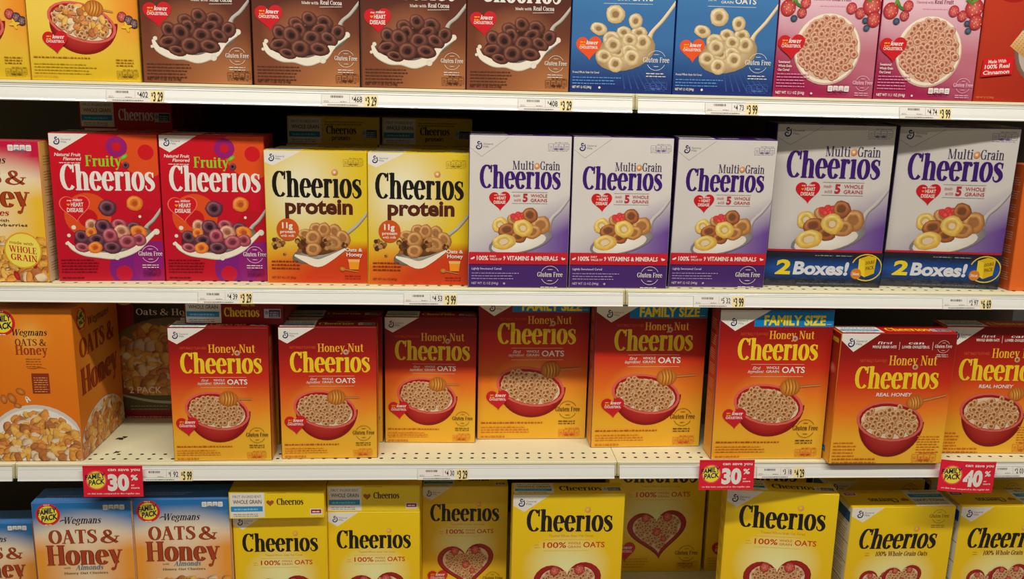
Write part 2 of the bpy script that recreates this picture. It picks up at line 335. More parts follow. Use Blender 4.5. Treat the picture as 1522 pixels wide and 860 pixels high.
def gm(A, x, y, s, c=NAVY, tc=None):
    A.stroke([(x+.62*s, y+.10*s), (x+.42*s, y), (x+.28*s, y+.16*s), (x+.42*s, y+.36*s), (x+.66*s, y+.30*s), (x+.9*s, y+.1*s)], [w*s for w in (.16, .17, .16, .15, .1, .05)], c)
    A.stroke([(x+.78*s, y+.22*s), (x+.86*s, y+.62*s), (x+.66*s, y+.98*s), (x+.3*s, y+1.02*s), (x+.1*s, y+.78*s), (x+.26*s, y+.56*s), (x+.5*s, y+.62*s), (x+.5*s, y+.78*s)], [w*s for w in (.13, .17, .19, .19, .17, .13, .1, .05)], c)
    A.sans('General', x+1.1*s, x+2.5*s, y+.45*s, .28*s, tc or K(90, 90, 110), 0); A.sans('Mills', x+1.1*s, x+1.9*s, y+.85*s, .28*s, tc or K(90, 90, 110), 0)
def gfree(A, cx, cy, w, c, font='serif'):
    A.serif('Gluten Free', cx-w/2, cx+w/2, cy+w*.07, w*.19, c, .8)
    r = w*.36
    for a0, a1 in ((205, 335), (25, 155)):
        A.arc(cx, cy, r, r, a0, a1, w*.016, c)
    for q in (-1, 1):
        for dx in (-.05, 0, .05): A.ell(cx+dx*w, cy+q*w*.22, w*.024, w*.015, c, n=8)
    A.line(cx-w*.11, cy-w*.22, cx+w*.11, cy-w*.22, w*.01, c); A.line(cx-w*.11, cy+w*.22, cx+w*.11, cy+w*.22, w*.01, c)
    A.words(cx-w*.36, cx+w*.4, cy+w*.50, 2, w*.1, w*.045, c, 5)
def facts(A, x, y, w, c, fill=None, eyes=None):
    n = 4; g = w/n; h = g*1.02
    A.words(x+w*.3, x+w, y-1, 1, 1, .8, c, 3)
    for i in range(n):
        a, b = x+i*g+.3, x+(i+1)*g-.3
        if fill: A.poly([(a+.6, y), (b-.6, y), (b, y+.6), (b, y+h-.6), (b-.6, y+h), (a+.6, y+h), (a, y+h-.6), (a, y+.6)], fill)
        else:
            for p in ((a, y, b, y), (a, y+h, b, y+h), (a, y, a, y+h), (b, y, b, y+h)): A.line(*p, .3, c)
        A.words(a+.9, b-.5, y+h*.45, 2, h*.28, .6, c, i)
        if i in (1, 2): A.ell((a+b)/2, y+h*.95, g*.42, g*.17, eyes or c, n=8)
    A.words(x, x+w, y+h+1.6, 1, 1, .6, c, 9)
P_DOTY = (K(205, 120, 40), K(228, 160, 80), K(245, 200, 130), K(244, 205, 40))
P_DOT = (K(185, 95, 35), K(215, 135, 70), K(240, 190, 130), K(245, 225, 190))
def cheerios(A, x0, x1, y, cap, c, shear=0, dot=True, rot=0, pal=P_DOT):
    A.serif('Cheer\u0131os', x0, x1, y, cap, c, 1.08, shear, rot)
    w = x1-x0
    if dot: A.ring(x0+w*.705+shear*cap, y-cap*.97+w*.705*math.tan(math.radians(rot)), w*.037, w*.038, pal, 0, .42)
def corner(A, x1, px, py, ly, c=WHITE): A.poly([(0, 0), (x1, 0), (px, py), (0, ly)], c)
def hbadge(A, cx, cy, w, c=RED, kind='low', edge=None):
    if edge: A.heart(cx, cy, w*1.08, edge, rot=-4)
    A.heart(cx, cy, w, c, rot=-4)
    if kind == 'low':
        A.words(cx-w*.34, cx-w*.14, cy-w*.08, 2, w*.1, w*.07, K(250, 170, 40), 3); A.serif('lower', cx-w*.12, cx+w*.34, cy-w*.02, w*.15, WHITE, 1.1, .25)
        A.sans('CHOLESTEROL', cx-w*.36, cx+w*.36, cy+w*.14, w*.1, WHITE, 1)
    else:
        A.sans('may', cx-w*.26, cx-w*.1, cy-w*.14, w*.06, WHITE, 1); A.serif('reduce', cx-w*.07, cx+w*.26, cy-w*.14, w*.1, WHITE, 1, .25)
        A.heart(cx-w*.22, cy-w*.02, w*.11, K(250, 150, 40)); A.sans('HEART', cx-w*.13, cx+w*.30, cy+w*.05, w*.14, WHITE, 1)
        A.sans('DISEASE', cx-w*.28, cx+w*.28, cy+w*.25, w*.14, WHITE, 1)
def scatter(A, inside, x0, x1, y0, y1, step, r, pal, seed, sq=(.7, 1)):
    R = random.Random(seed); pts = []
    y = y0; j = 0
    while y < y1:
        x = x0+(step/2 if j % 2 else 0)
        while x < x1:
            px, py = x+R.uniform(-.3, .3)*step, y+R.uniform(-.3, .3)*step
            if inside(px, py): pts.append((px, py))
            x += step
        y += step*.72; j += 1
    for px, py in pts: A.ring(px, py, r*R.uniform(.85, 1.1), r*R.uniform(*sq), pal, R.uniform(0, 180), .3)
def inell(cx, cy, rx, ry, rot=0):
    ca, sa = math.cos(math.radians(rot)), math.sin(math.radians(rot))
    return lambda x, y: ((((x-cx)*ca+(y-cy)*sa)/rx)**2+((-(x-cx)*sa+(y-cy)*ca)/ry)**2) < 1
def bowl(A, cx, cy, rx, ry, bottom, rot, red, r, pal=P_OAT, seed=1, rimc=None):
    dk = mixc(red, (0, 0, 0), .62); ca, sa = math.cos(math.radians(rot)), math.sin(math.radians(rot))
    A.ell(cx+rx*.05, cy+.5, rx, bottom-cy, dk, red, 0, 0, 180); A.ell(cx+rx*.03, cy, rx*.9, (bottom-cy)*.93, mixc(red, (0, 0, 0), .42), mixc(red, (1, .3, .2), .25), rot*.6, 0, 180)
    A.ell(cx, cy, rx*1.03, ry*1.03, mixc(red, (1, .4, .3), .3), None, rot); A.ell(cx, cy, rx*.95, ry*.92, mixc(red, (0, 0, 0), .35), None, rot)
    A.ell(cx, cy+ry*.06, rx*.89, ry*.84, K(228, 205, 172), K(190, 140, 95), rot)
    scatter(A, inell(cx, cy, rx*.86, ry*.80, rot), cx-rx, cx+rx, cy-ry*1.2, cy+ry*1.2, r*1.55, r, pal, seed)
def dipper(A, cx, cy, r, x2, y2, w=1.4):
    A.stroke([(cx, cy), (x2, y2)], [w*1.4, w], K(200, 140, 80), K(140, 85, 40))
    a = math.degrees(math.atan2(y2-cy, x2-cx))
    A.ell(cx, cy, r*1.15, r, K(180, 95, 25), K(245, 175, 75), a)
    for q in (-.55, -.2, .15, .5):
        ca, sa = math.cos(math.radians(a)), math.sin(math.radians(a)); h = r*math.sqrt(1-q*q)*.9
        A.stroke([(cx+q*r*ca-h*sa*-1, cy+q*r*sa-h*ca), (cx+(q+.16)*r*ca, cy+(q+.16)*r*sa), (cx+q*r*ca-h*sa, cy+q*r*sa+h*ca)], [r*.08, r*.12, r*.08], K(150, 80, 25))
def berry(A, cx, cy, r, c=None):
    c = c or K(205, 30, 40); A.ell(cx, cy, r, r*1.08, mixc(c, (0, 0, 0), .35), mixc(c, (1, .5, .4), .3), 20)
    for i in range(9): a = i*2.4; q = r*.28*math.sqrt(i); A.ell(cx+q*math.cos(a), cy+q*math.sin(a), r*.06, r*.09, K(240, 190, 120), n=6)
def flakes(A, inside, x0, x1, y0, y1, step, r, seed, dark=0):
    """corn flakes: crinkled, cupped discs with a pale crest and a brown underside edge"""
    R = random.Random(seed); y = y0; step *= .74
    pal = [(K(235, 160, 50), K(250, 212, 120)), (K(210, 120, 35), K(244, 180, 85)), (K(165, 90, 40), K(205, 135, 75)), (K(228, 190, 140), K(242, 228, 200)), (K(190, 100, 40), K(238, 165, 92)), (K(222, 140, 40), K(250, 200, 100))]
    while y < y1:
        x = x0
        while x < x1:
            px, py = x+R.uniform(-.5, .5)*step, y+R.uniform(-.5, .5)*step
            if inside(px, py):
                c, cc = R.choice(pal); n = 11; th = R.uniform(0, math.pi); ca, sa = math.cos(th), math.sin(th); a = R.uniform(.4, .95); rr = r*R.uniform(.6, 1.2)
                cc = mixc(cc, (0, 0, 0), dark); c = mixc(c, (0, 0, 0), dark); P = []; cols = []
                for q, t in ((0, 0), (.55, .25), (1, .75)):
                    for i in range(n if q else 1):
                        an = i/n*2*math.pi; w = q*rr*(R.uniform(.78, 1.12) if q == 1 else 1); u, v = w*math.cos(an), w*a*math.sin(an)+(.18*rr if q == 0 else 0)
                        P.append((px+u*ca-v*sa, py+u*sa+v*ca)); sh = max(0, math.sin(an+.4)); cols.append(mixc(mixc(cc, c, t+.15*R.random()), mixc(c, (.05, .01, 0), .72), sh*q*q) if q else mixc(cc, c, .75))
                fs = [(0, 1+i, 1+(i+1) % n) for i in range(n)]+[(1+i, 1+n+i, 1+n+(i+1) % n, 1+(i+1) % n) for i in range(n)]
                A.put(P, fs, cols)
            x += step
        y += step*.8
def spoon(A, hx, hy, mx, my, bx, by, rx, ry, c1=K(192, 186, 174), c2=K(100, 94, 84)):
    A.stroke([(hx, hy), ((hx+mx)/2-.5, (hy+my)/2+2), (mx, my), (bx+rx*.75, by-ry*.35)], [3, 3.4, 4, 10], c1, c2)
    A.ell(bx, by, rx, ry, c2, c1, -14)
def splash(A, pts, ws, drops, c=K(238, 228, 208)):
    A.stroke([(x, y+.9) for x, y in pts], ws, mixc(c, (0, 0, 0), .35)); A.stroke(pts, ws, c)
    for x, y, r in drops: A.ell(x, y, r, r, mixc(c, (0, 0, 0), .15), c)

# ------------------------------------------------------------------ front designs
def f_honey(A, H, fam=False, dbl=False):
    o = 0
    bgf = stops((0, K(120, 12, 12)), (H*.16, K(150, 16, 14)), (H*.38, K(205, 45, 22)), (H*.6, K(238, 118, 28)), (H*.82, K(248, 178, 40)), (H, K(240, 178, 45)))
    fn = lambda x, y: mixc(bgf(y), K(250, 200, 60), .35*max(0, (x-55)/45)*max(0, min(1, (y-H*.45)/40)))
    A.field(fn, H, 8, 30)
    if dbl:
        corner(A, 33, 11, 16, 6); gm(A, 5.5, 4.5, 6.5)
        for x0, x1, t, a, b in ((27, 48, 'WHOLE GRAIN OATS', 31, 44), (53, 77, 'LOWER CHOLESTEROL', 58, 72)):
            A.serif('first' if a == 31 else 'can', a, b, 9, 2.2, WHITE, .8, .25); A.sans(t, x0, x1, 12.6, 2.3, WHITE, 1)
        A.line(50.5, 7, 50.5, 14, .3, WHITE); A.line(79.5, 7, 79.5, 14, .3, WHITE); gfree(A, 89, 11, 15, WHITE)
        A.sans('NATURALLY FLAVORED', 18, 41, 25, 2.6, K(225, 90, 40), 0)
        A.serif('Honey Nut', 43, 85, 27.5, 8.5, K(250, 185, 50), .85); cheerios(A, 15, 88, 48.5, 20, YEL, pal=P_OAT)
        A.sans('REAL HONEY', 35, 66, 55.3, 3, WHITE, 1, .15)
        bowl(A, 50, 78, 29, 17.5, 110, 8, K(190, 25, 22), 3.4, seed=4)
        dipper(A, 70, 60.5, 6.5, 97, 54, 1.5)
        A.words(2, 23, 98, 5, 3, 1.4, K(215, 120, 30), 2); A.words(2, 42, 113, 2, 3.2, 1.6, K(190, 105, 25), 4)
        A.words(76, 97, 92, 7, 2.4, 1.1, K(225, 120, 35), 7); facts(A, 73, 108, 22, K(215, 90, 40)); return
    if fam:
        A.rect(30, 0, 100, 14.6, K(0, 125, 195)); corner(A, 44, 13.5, 18.5, 9); gm(A, 9, 7.5, 6, tc=K(120, 120, 120))
        A.sans('FAMILY SIZE', 38.5, 93, 13, 8, K(250, 220, 30), 1.8); A.words(94, 99, 12.6, 1, 1, .8, K(240, 200, 80), 2)
        xs = 1.0; y0 = 2.5
        N = (44, 84, 25.5, 7.2); Cc = (17, 88, 44.5, 19.8); yO = 55.3; B = (48, 85, 31, 18, 114); hb = (18, 95, 21); dp = (66, 69, 8, 93, 67); gfc = (83, 107, 23); A.sans('NATURALLY FLAVORED', 19, 43, 22.5, 2.6, K(205, 75, 30), 0)
    else:
        corner(A, 37, 8.5, 17, 12); gm(A, 4, 4.2, 6.4)
        A.sans('NATURALLY FLAVORED', 11, 38, 22.6, 2.8, K(215, 80, 30), 0)
        N = (39.5, 87, 26, 8.8); Cc = (11, 93, 48.2, 22.5); yO = 59.4; B = (46, 89, 32.5, 20, 123); hb = (15, 103, 23); dp = (58, 75.5, 8.5, 82, 76); gfc = (86, 115.5, 23)
    A.glow(B[0], B[1]+2, B[2]*1.25, B[2]*1.1, K(250, 160, 50), fn)
    A.serif('Honey Nut', N[0], N[1], N[2], N[3], K(248, 175, 45), .85); cheerios(A, Cc[0], Cc[1], Cc[2], Cc[3], YEL, pal=P_PNK)
    lc = K(240, 190, 160); s = 1 if not fam else .92
    A.line(30, yO-7, 77, yO-7, .35, lc); A.line(30, yO+4, 77, yO+4, .35, lc)
    A.serif('first', 31, 38, yO-2.3, 2.8, WHITE, .7, .3); A.serif('ingredient', 27, 41, yO+.8, 2.6, WHITE, .7, .3)
    A.sans('WHOLE', 43.5, 55, yO-2.8, 2.3, WHITE, .5); A.sans('GRAIN', 43.5, 55, yO+.6, 2.3, WHITE, .5); A.sans('OATS', 57.5, 78, yO+.6, 5.2, WHITE, 1)
    bowl(A, B[0], B[1], B[2], B[3], B[4], 11, K(205, 25, 22), 3.3 if not fam else 3.1, seed=2)
    dipper(A, *dp)
    hbadge(A, *hb); gfree(A, *gfc, K(75, 40, 20))
    q = gfc[1]+19
    A.words(3, 62, H-15.5, 1, 2, 1.5, K(190, 85, 20), 1); A.words(3, 52, H-11.5, 3, 2.4, 1.1, K(225, 130, 35), 2); A.words(3, 26, H-2, 1, 2, 1.7, K(215, 120, 35), 3)
    facts(A, 75, H-9, 20, K(215, 90, 35), eyes=K(215, 70, 30))

def f_cocoa(A, H, kind='low'):
    fn = lambda x, y: mixc(mixc(K(85, 38, 26), K(135, 75, 45), (y-60)/75), K(190, 125, 72), .75*max(0, min(1, (y-95)/40))*max(0, min(1, (x-15)/60)))
    A.field(fn, H, 12, 26); corner(A, 33, 9, 15, 10); gm(A, 4, 3.5, 6)
    A.glow(48, 96, 42, 34, K(165, 100, 65), fn)
    cheerios(A, 13, 90, 61, 24, WHITE, pal=P_COCOA)
    A.serif('Made with', 46, 62, 67.7, 2.6, WHITE, .8); A.serif('Real Cocoa', 63.5, 84, 67.7, 4, WHITE, .9); A.line(63, 70, 84, 69.2, .4, WHITE)
    spoon(A, 101, 64, 83, 84, 55, 104, 34, 13)
    A.ell(48, 102, 33, 14, K(55, 28, 20), K(75, 40, 30), -10)
    splash(A, [(10, 104), (14, 112), (26, 118), (38, 119), (50, 121), (60, 118), (67, 114), (76, 104), (88, 96)], [2.5, 5, 6, 5, 7, 7, 8, 5, 3], [(12, 103, 2), (88.5, 95, 2.8), (9, 110.5, 1.5), (65, 119.5, 3)])
    for x, y, rx, ry, rt in ((25, 95, 7, 6, 60), (41, 86, 7, 5.5, 20), (67, 84, 8, 6, 10), (53, 81, 7, 6, 30), (80, 93, 7, 6, 120), (43, 92, 7, 6, 70), (63, 91, 8, 5, -20), (36, 97, 8, 7, 50), (71, 99, 8, 5, 30), (55, 99, 8, 6.5, -10), (24, 106, 9, 5, -15), (62, 109, 9, 5.5, 10), (32, 114, 8, 4, 15), (44, 109, 7.5, 8, 80)):
        A.ring(x, y, rx*1.14, ry*1.16, P_COCOA, rt, .3)
    hbadge(A, 15.3, 78, 26, kind=kind); gfree(A, 87, 117.5, 22, WHITE)
    A.words(3, 44, 127, 5, 3, 1.5, K(98, 56, 36), 3); A.sans('NET WT 11.25 OZ (318g)', 3, 34, 141.5, 2.3, K(70, 32, 20), .6); facts(A, 77, 133, 22, K(90, 45, 28))

def f_frosted(A, H):
    fn = lambda x, y: mixc(mixc(K(70, 145, 200), K(58, 112, 168), y/70), K(30, 48, 115), max(0, min(1, (y-95)/42)))
    A.field(fn, H, 8, 24); corner(A, 33, 9, 15, 10); gm(A, 4, 3.5, 6)
    cheerios(A, 11, 92, 44, 21, WHITE, pal=P_CREAM); A.serif('first', 30, 38, 54, 3, WHITE, .7, .3); A.sans('GRAIN', 43, 55, 56, 2.4, WHITE, .5); A.sans('OATS', 57, 78, 56, 5, WHITE, 1); A.line(30, 59, 78, 59, .35, WHITE)
    for i in range(7): A.stroke([(50+i*4, 118), (54+i*7, 140)], [.3, 1.4], mixc(fn(50, 125), K(90, 140, 210), .14))
    spoon(A, 101, 56, 78, 86, 53, 104, 30, 18, K(235, 215, 175), K(165, 135, 90))
    for x, y, rx, ry, rt in ((51, 86, 7.5, 6, 10), (66, 86, 8, 6, 0), (39, 92, 9, 7, 0), (70, 95, 8, 8.5, 0), (57, 93, 8, 7, 20), (33, 109, 9, 7, 10), (46, 104, 8, 7, 0), (58, 104, 9, 7, 25), (41, 98, 9, 8, 10), (60, 109.5, 8, 8.5, 100), (26, 83, 8.5, 6, 15), (42, 69, 9, 9.5, 110), (62, 75, 7.5, 7, 90), (44, 116, 8, 8, 0)):
        A.ring(x, y, rx, ry, P_CREAM, rt, .34)
    hbadge(A, 17, 98.5, 25, K(235, 85, 35)); gfree(A, 84, 112, 26, WHITE)
    A.sans('Frosted Whole Grain Oat Cereal', 2, 28, 125.5, 2.1, WHITE, .5); A.words(2, 52, 130, 3, 2.9, 1.4, K(90, 150, 215), 3)
    A.sans('NET WT 12 OZ (340g)', 2, 21, 140, 2.3, WHITE, .8); A.ell(29, 139, 1.2, 1.2, WHITE, n=10); facts(A, 74, 134, 22, K(80, 110, 190))

def f_berry(A, H):
    fn = lambda x, y: mixc(mixc(K(228, 190, 200), K(190, 108, 125), (y-50)/50), K(160, 32, 78), max(0, min(1, (y-(75+.45*x))/40)))
    A.field(fn, H, 12, 26); corner(A, 33, 9, 15, 10); gm(A, 4, 3.5, 6)
    cheerios(A, 11, 92, 38, 20, K(120, 20, 60), pal=P_PNK)
    A.serif('Flavored with', 33, 50, 50.5, 2.4, K(180, 60, 110), .8); A.serif('Real Fruit', 51, 70, 50.5, 4, K(140, 30, 80), .9); A.words(40, 66, 56, 1, 1, 1.5, K(235, 150, 185), 3)
    A.ell(50.5, 97, 33.5, 34.5, K(205, 175, 150), None, 0, n=36); A.ell(50.5, 96, 32.5, 33.5, K(240, 225, 205), None, 0, n=36); A.ell(51, 96, 30, 31, K(215, 180, 150), None, 0, n=30)
    scatter(A, inell(51, 96, 28.5, 29.5), 20, 82, 62, 130, 6.2, 4.1, P_PNK, 8)
    berry(A, 8, 58, 7.5); A.ell(15, 51, 4, 1.6, K(90, 140, 50), None, 60); A.ell(18, 55, 4, 1.4, K(70, 120, 40), None, 30); A.ell(13, 49, 4, 1.4, K(100, 150, 60), None, 110)
    berry(A, 25, 53, 5, K(210, 40, 60)); berry(A, 22, 62.5, 4.7, K(190, 30, 50)); A.ell(14.5, 68, 3.4, 3.2, K(40, 50, 75), K(90, 105, 130))
    berry(A, 71, 57, 5.2, K(210, 45, 65)); berry(A, 80, 61.5, 5, K(200, 35, 55)); berry(A, 91, 54, 9); berry(A, 94, 67, 7); A.ell(86, 48, 5, 1.5, K(80, 130, 45), None, 30); A.ell(92, 46, 5, 1.5, K(100, 150, 60), None, -30)
    A.ell(85.5, 68.5, 2.9, 2.8, K(40, 50, 75), K(90, 105, 130)); A.ell(87.5, 75.5, 3.2, 3, K(40, 60, 80), K(90, 115, 135))
    hbadge(A, 14, 92, 27)
    for i, t in enumerate(('Sweetened', 'Whole Grain', 'Oat Cereal')): A.sans(t, 2.5, 14+(i == 1)*2, 111+i*3.8, 2.4, WHITE, .6)
    A.words(2, 36, 122, 5, 3, 1.3, K(220, 140, 175), 3); A.sans('NET WT 11.1 OZ (314g)', 2, 31, 141, 2.6, WHITE, .8); A.ell(38, 140, 1.1, 1.1, WHITE, n=8)
    facts(A, 54, 132, 22, K(150, 50, 90), fill=WHITE); gfree(A, 89, 129, 20, K(240, 190, 210))

def f_cinnamon(A, H):
    fn = lambda x, y: mixc(K(200, 60, 30), K(160, 38, 18), (x+y)/230)
    A.field(fn, H, 8, 10); A.ell(28, 42, 12, 5, K(170, 20, 25))
    A.ell(66, 92, 30, 34, K(120, 90, 80), K(165, 150, 145), 0, n=30); A.ell(67, 92, 27, 31, K(190, 175, 165), None, 0, n=30)
    A.stroke([(62, 124), (66, 134), (66, 145)], [7, 5, 4], K(190, 180, 170), K(110, 95, 90))
    R = random.Random(3)
    for cx, cy, r, a, dk in ((46, 88, 12, 35, 0), (64, 78, 13, 20, .2), (62, 100, 12, 40, .35), (80, 90, 13, 10, .1), (78, 110, 12, 30, .3), (58, 66, 11, 50, .1)):
        c = mixc(K(215, 165, 100), K(110, 50, 25), dk*1.6); ca, sa = math.cos(math.radians(a)), math.sin(math.radians(a))
        q = [(cx+(x*ca-y*sa)*r, cy+(x*sa+y*ca)*r) for x, y in ((-1, -.8), (1, -.8), (1, .8), (-1, .8))]; A.put(q, [(0, 1, 2, 3)], [mixc(c, (1, .9, .7), .3), c, mixc(c, (0, 0, 0), .3), c])
        for i in range(-3, 4):
            for j in range(-3, 4): x, y = i*.26, j*.21; A.ell(cx+(x*ca-y*sa)*r, cy+(x*sa+y*ca)*r, r*.05, r*.05, mixc(c, (0, 0, 0), .4), n=6)
    A.poly([(5, 102), (36, 99), (35.5, 116.5), (4, 120)], K(215, 25, 30))
    A.sans('Made With', 10, 28, 106.5, 3.2, WHITE, .8, 0, -5); A.sans('100% Real', 7, 32, 112, 3.8, WHITE, 1, 0, -5); A.sans('Cinnamon', 6, 32.5, 117.8, 3.8, WHITE, 1, 0, -5)
    A.sans('NET WT 12 OZ (340g)', 2, 20, 141, 2, K(225, 120, 60), .5)

def f_medley(A, H):
    fn = lambda x, y: mixc(mixc(K(240, 205, 80), K(225, 185, 35), (y-90)/45), K(235, 130, 20), .9*max(0, min(1, (x-55)/40))*max(0, min(1, (125-y)/40)))
    A.field(fn, H, 12, 20); corner(A, 33, 9, 15, 10); gm(A, 4, 3.5, 6); cheerios(A, 11, 92, 44, 21, BLACK)
    bowl(A, 49, 90, 31, 17, 119, 16, K(200, 30, 25), 3.3, P_OAT, 11)
    flakes(A, inell(49, 88, 24, 12, 16), 25, 75, 74, 104, 8, 4, 4); dipper(A, 61, 77, 7.5, 78, 80)
    berry(A, 86, 84, 4.5, K(190, 40, 50)); berry(A, 92, 87, 4.2, K(60, 40, 80)); berry(A, 97, 90, 4, K(40, 40, 70)); A.ell(90, 93, 5, 1.4, K(245, 190, 50), None, 70); A.ell(90, 93, 5, 1.4, K(245, 190, 50), None, -10)
    hbadge(A, 24, 106, 23); A.words(3, 56, 123, 1, 1, 1.4, K(190, 120, 20), 1); A.words(3, 60, 129, 4, 2.8, 1.2, K(200, 165, 30), 2); A.sans('NET WT 10.9 OZ (309g)', 2, 24, 141, 2, K(225, 165, 40), .4)
    A.words(78, 97, 124, 3, 2.6, 1.2, K(165, 110, 20), 6); facts(A, 78, 134, 20, K(130, 100, 25))

def f_fruity(A, H):
    A.rect(0, 0, 100, H, K(205, 14, 32), K(190, 12, 40)); AH = A.H; A.H = H
    def disc(cx, cy, r, c): A.ell(cx, cy, r, r, c, n=34)
    disc(90, 12, 29, K(222, 78, 25)); disc(62, 12, 10, K(150, 25, 110)); disc(62, 12, 4.2, K(205, 14, 32)); disc(89, 17, 7.5, K(205, 20, 30))
    disc(31, 79, 22, K(222, 78, 25)); disc(31, 82, 9, K(195, 18, 30)); disc(88, 90, 17, K(185, 14, 30)); disc(68, 132, 20, K(125, 25, 120)); disc(62, 137, 8, K(190, 15, 50)); disc(95, 128, 24, K(140, 25, 115)); disc(97, 141, 9, K(165, 20, 90))
    A.H = AH
    corner(A, 36, 9.5, 16.5, 11); gm(A, 4, 3.5, 6.4)
    A.sans('Natural Fruit', 4, 28, 21.5, 3, WHITE, .8, .2); A.sans('Flavored', 12, 28, 25.5, 3, WHITE, .8, .2); A.words(8, 28, 28.3, 1, 1, .9, WHITE, 1)
    A.serif('Fruity', 32, 66, 31, 10.5, K(140, 205, 45), .95); A.ell(68.5, 21.5, 4, 1.8, K(90, 170, 40), K(150, 210, 60), -35)
    cheerios(A, 8, 95.5, 54.5, 25.5, WHITE, pal=P_PUR); hbadge(A, 19.5, 69, 27, K(210, 18, 30), 'heart', K(240, 110, 90))
    spoon(A, 101, 72, 86, 90, 58, 104, 34, 12)
    A.ell(50, 101, 34, 13, K(90, 30, 40), K(120, 60, 60), -8)
    splash(A, [(10, 105), (15, 111), (25, 116), (38, 118), (52, 119), (64, 117), (76, 111), (86, 102), (93, 95)], [2, 4, 5, 5, 6, 5, 5, 4, 3], [(12, 99, 1.8), (17, 91, 2.2), (9.5, 107, 1.5), (95, 95, 3), (80, 80, 1.4), (56, 121, 2.5)])
    for x, y, r, ry, p, rt in ((34, 89, 6, 6, P_PNK, 0), (45, 90, 7.5, 7, P_PUR, 20), (60, 88, 7, 5.5, P_MAG, 10), (74, 91, 7, 5.5, P_PUR, 0), (24, 100, 7, 6, P_PUR, 30), (33, 96, 5, 5, P_ORG, 0), (62, 95, 7.5, 6.5, P_PNK, 10), (78, 95, 7.5, 6, P_ORG, 10), (38, 103, 8, 5.5, P_PUR, 0), (51, 99, 7, 7, P_MAG, 60), (24, 111, 7, 4.5, P_MAG, 10), (78, 103, 6.5, 6, P_MAG, 0), (67, 105, 8, 6.5, P_MAG, -10), (36, 111, 5.5, 6.5, P_ORG, 80), (52, 111, 8.5, 6, P_PUR, 0), (50, 71.5, 8, 7.5, P_PUR, 0), (76, 67, 7.5, 7, P_ORG, 0)): A.ring(x, y, r*1.08, ry*1.08, p, rt, .3)
    gfree(A, 88, 117.5, 23, WHITE); A.words(3, 40, 124, 5, 3, 1.5, K(110, 8, 25), 2); A.words(3, 26, 142, 1, 3, 1.6, K(90, 8, 25), 5); facts(A, 80, 134, 17, K(100, 10, 70))

def f_protein(A, H):
    def fn(x, y):
        g = math.exp(-((x-34)**2/1100+(y-38)**2/1500)); c = mixc(K(226, 193, 10), K(238, 230, 190), g*1.15)
        b = max(0, min(1, (y-88)/(10+18*(1-x/100)))); return mixc(c, mixc(K(230, 130, 30), K(205, 62, 22), min(1, x/70+(y-100)/60)), b)
    A.field(fn, H, 20, 30); corner(A, 36, 8, 14.5, 11, WHITE); gm(A, 4, 3.4, 6.2); facts(A, 77, 7.5, 20, K(140, 110, 30))
    cheerios(A, 7, 94.5, 45.5, 26, BLACK)
    A.sans('protein', 19, 86, 61.5, 14.5, K(85, 32, 20), 1.7)
    spoon(A, 101, 60, 79, 83, 52, 101, 28, 10)
    A.stroke([(27, 104), (38, 108), (50, 112), (62, 107), (78, 97)], [2, 6, 8, 6, 2], K(240, 230, 210))
    R = random.Random(5)
    A.ell(56, 92, 25, 11, K(95, 55, 25), K(130, 80, 40), -14)
    def cluster(cx, cy, r):
        for i in range(16): a = R.random()*6.3; q = R.random()*r*.75; rr = r*R.uniform(.2, .36); c = R.choice([K(120, 70, 35), K(165, 105, 55), K(200, 145, 85), K(90, 50, 25)]); A.ell(cx+q*math.cos(a), cy+q*math.sin(a), rr, rr, mixc(c, (0, 0, 0), .3), c, n=8)
    for x, y, r, ry, rt in ((49, 77, 6, 5.5, 0), (68, 80, 8, 6, 70), (39, 83, 8, 5, 10), (57, 78, 7, 6, 100), (76, 86, 8, 6, 60), (46, 86, 8, 7, -30), (66, 91, 10, 7, 20)): A.ring(x, y, r*1.1, ry*1.12, P_TAN, rt, .32)
    cluster(34, 93, 9); cluster(61, 92, 8); cluster(11, 92, 7.5); cluster(17, 103, 2.2); cluster(78, 93, 4); A.ring(46, 98, 8, 7, P_TAN, -10, .36)
    A.ell(21, 78, 11, 11.3, K(205, 85, 25), n=30); A.sans('11g', 15.5, 26, 76.5, 5.4, WHITE, 1.8); A.sans('protein', 13.5, 28.5, 81.5, 2.8, WHITE, 1); A.sans('with milk', 14, 27.5, 85.4, 2.6, WHITE, .2)
    A.sans('Oats &', 78, 95, 99.5, 3.4, WHITE, 1); A.sans('Honey', 79, 95, 104.5, 3.8, WHITE, 1)
    A.poly([(81, 110), (92, 110), (91, 118), (82, 118)], K(240, 150, 30)); A.poly([(80.5, 107.5), (92.5, 107.5), (92, 110.3), (81, 110.3)], K(235, 185, 110)); dipper(A, 75, 117.5, 2.5, 91, 120.5, .9)
    A.words(4, 36, 111, 3, 3.6, 1.8, K(140, 50, 15), 2); A.sans('NET WT 14.2 OZ (402g)', 4, 28, 128, 2.2, K(110, 35, 12), .4); A.words(77, 95, 125, 2, 2.6, 1, K(150, 40, 15), 5)

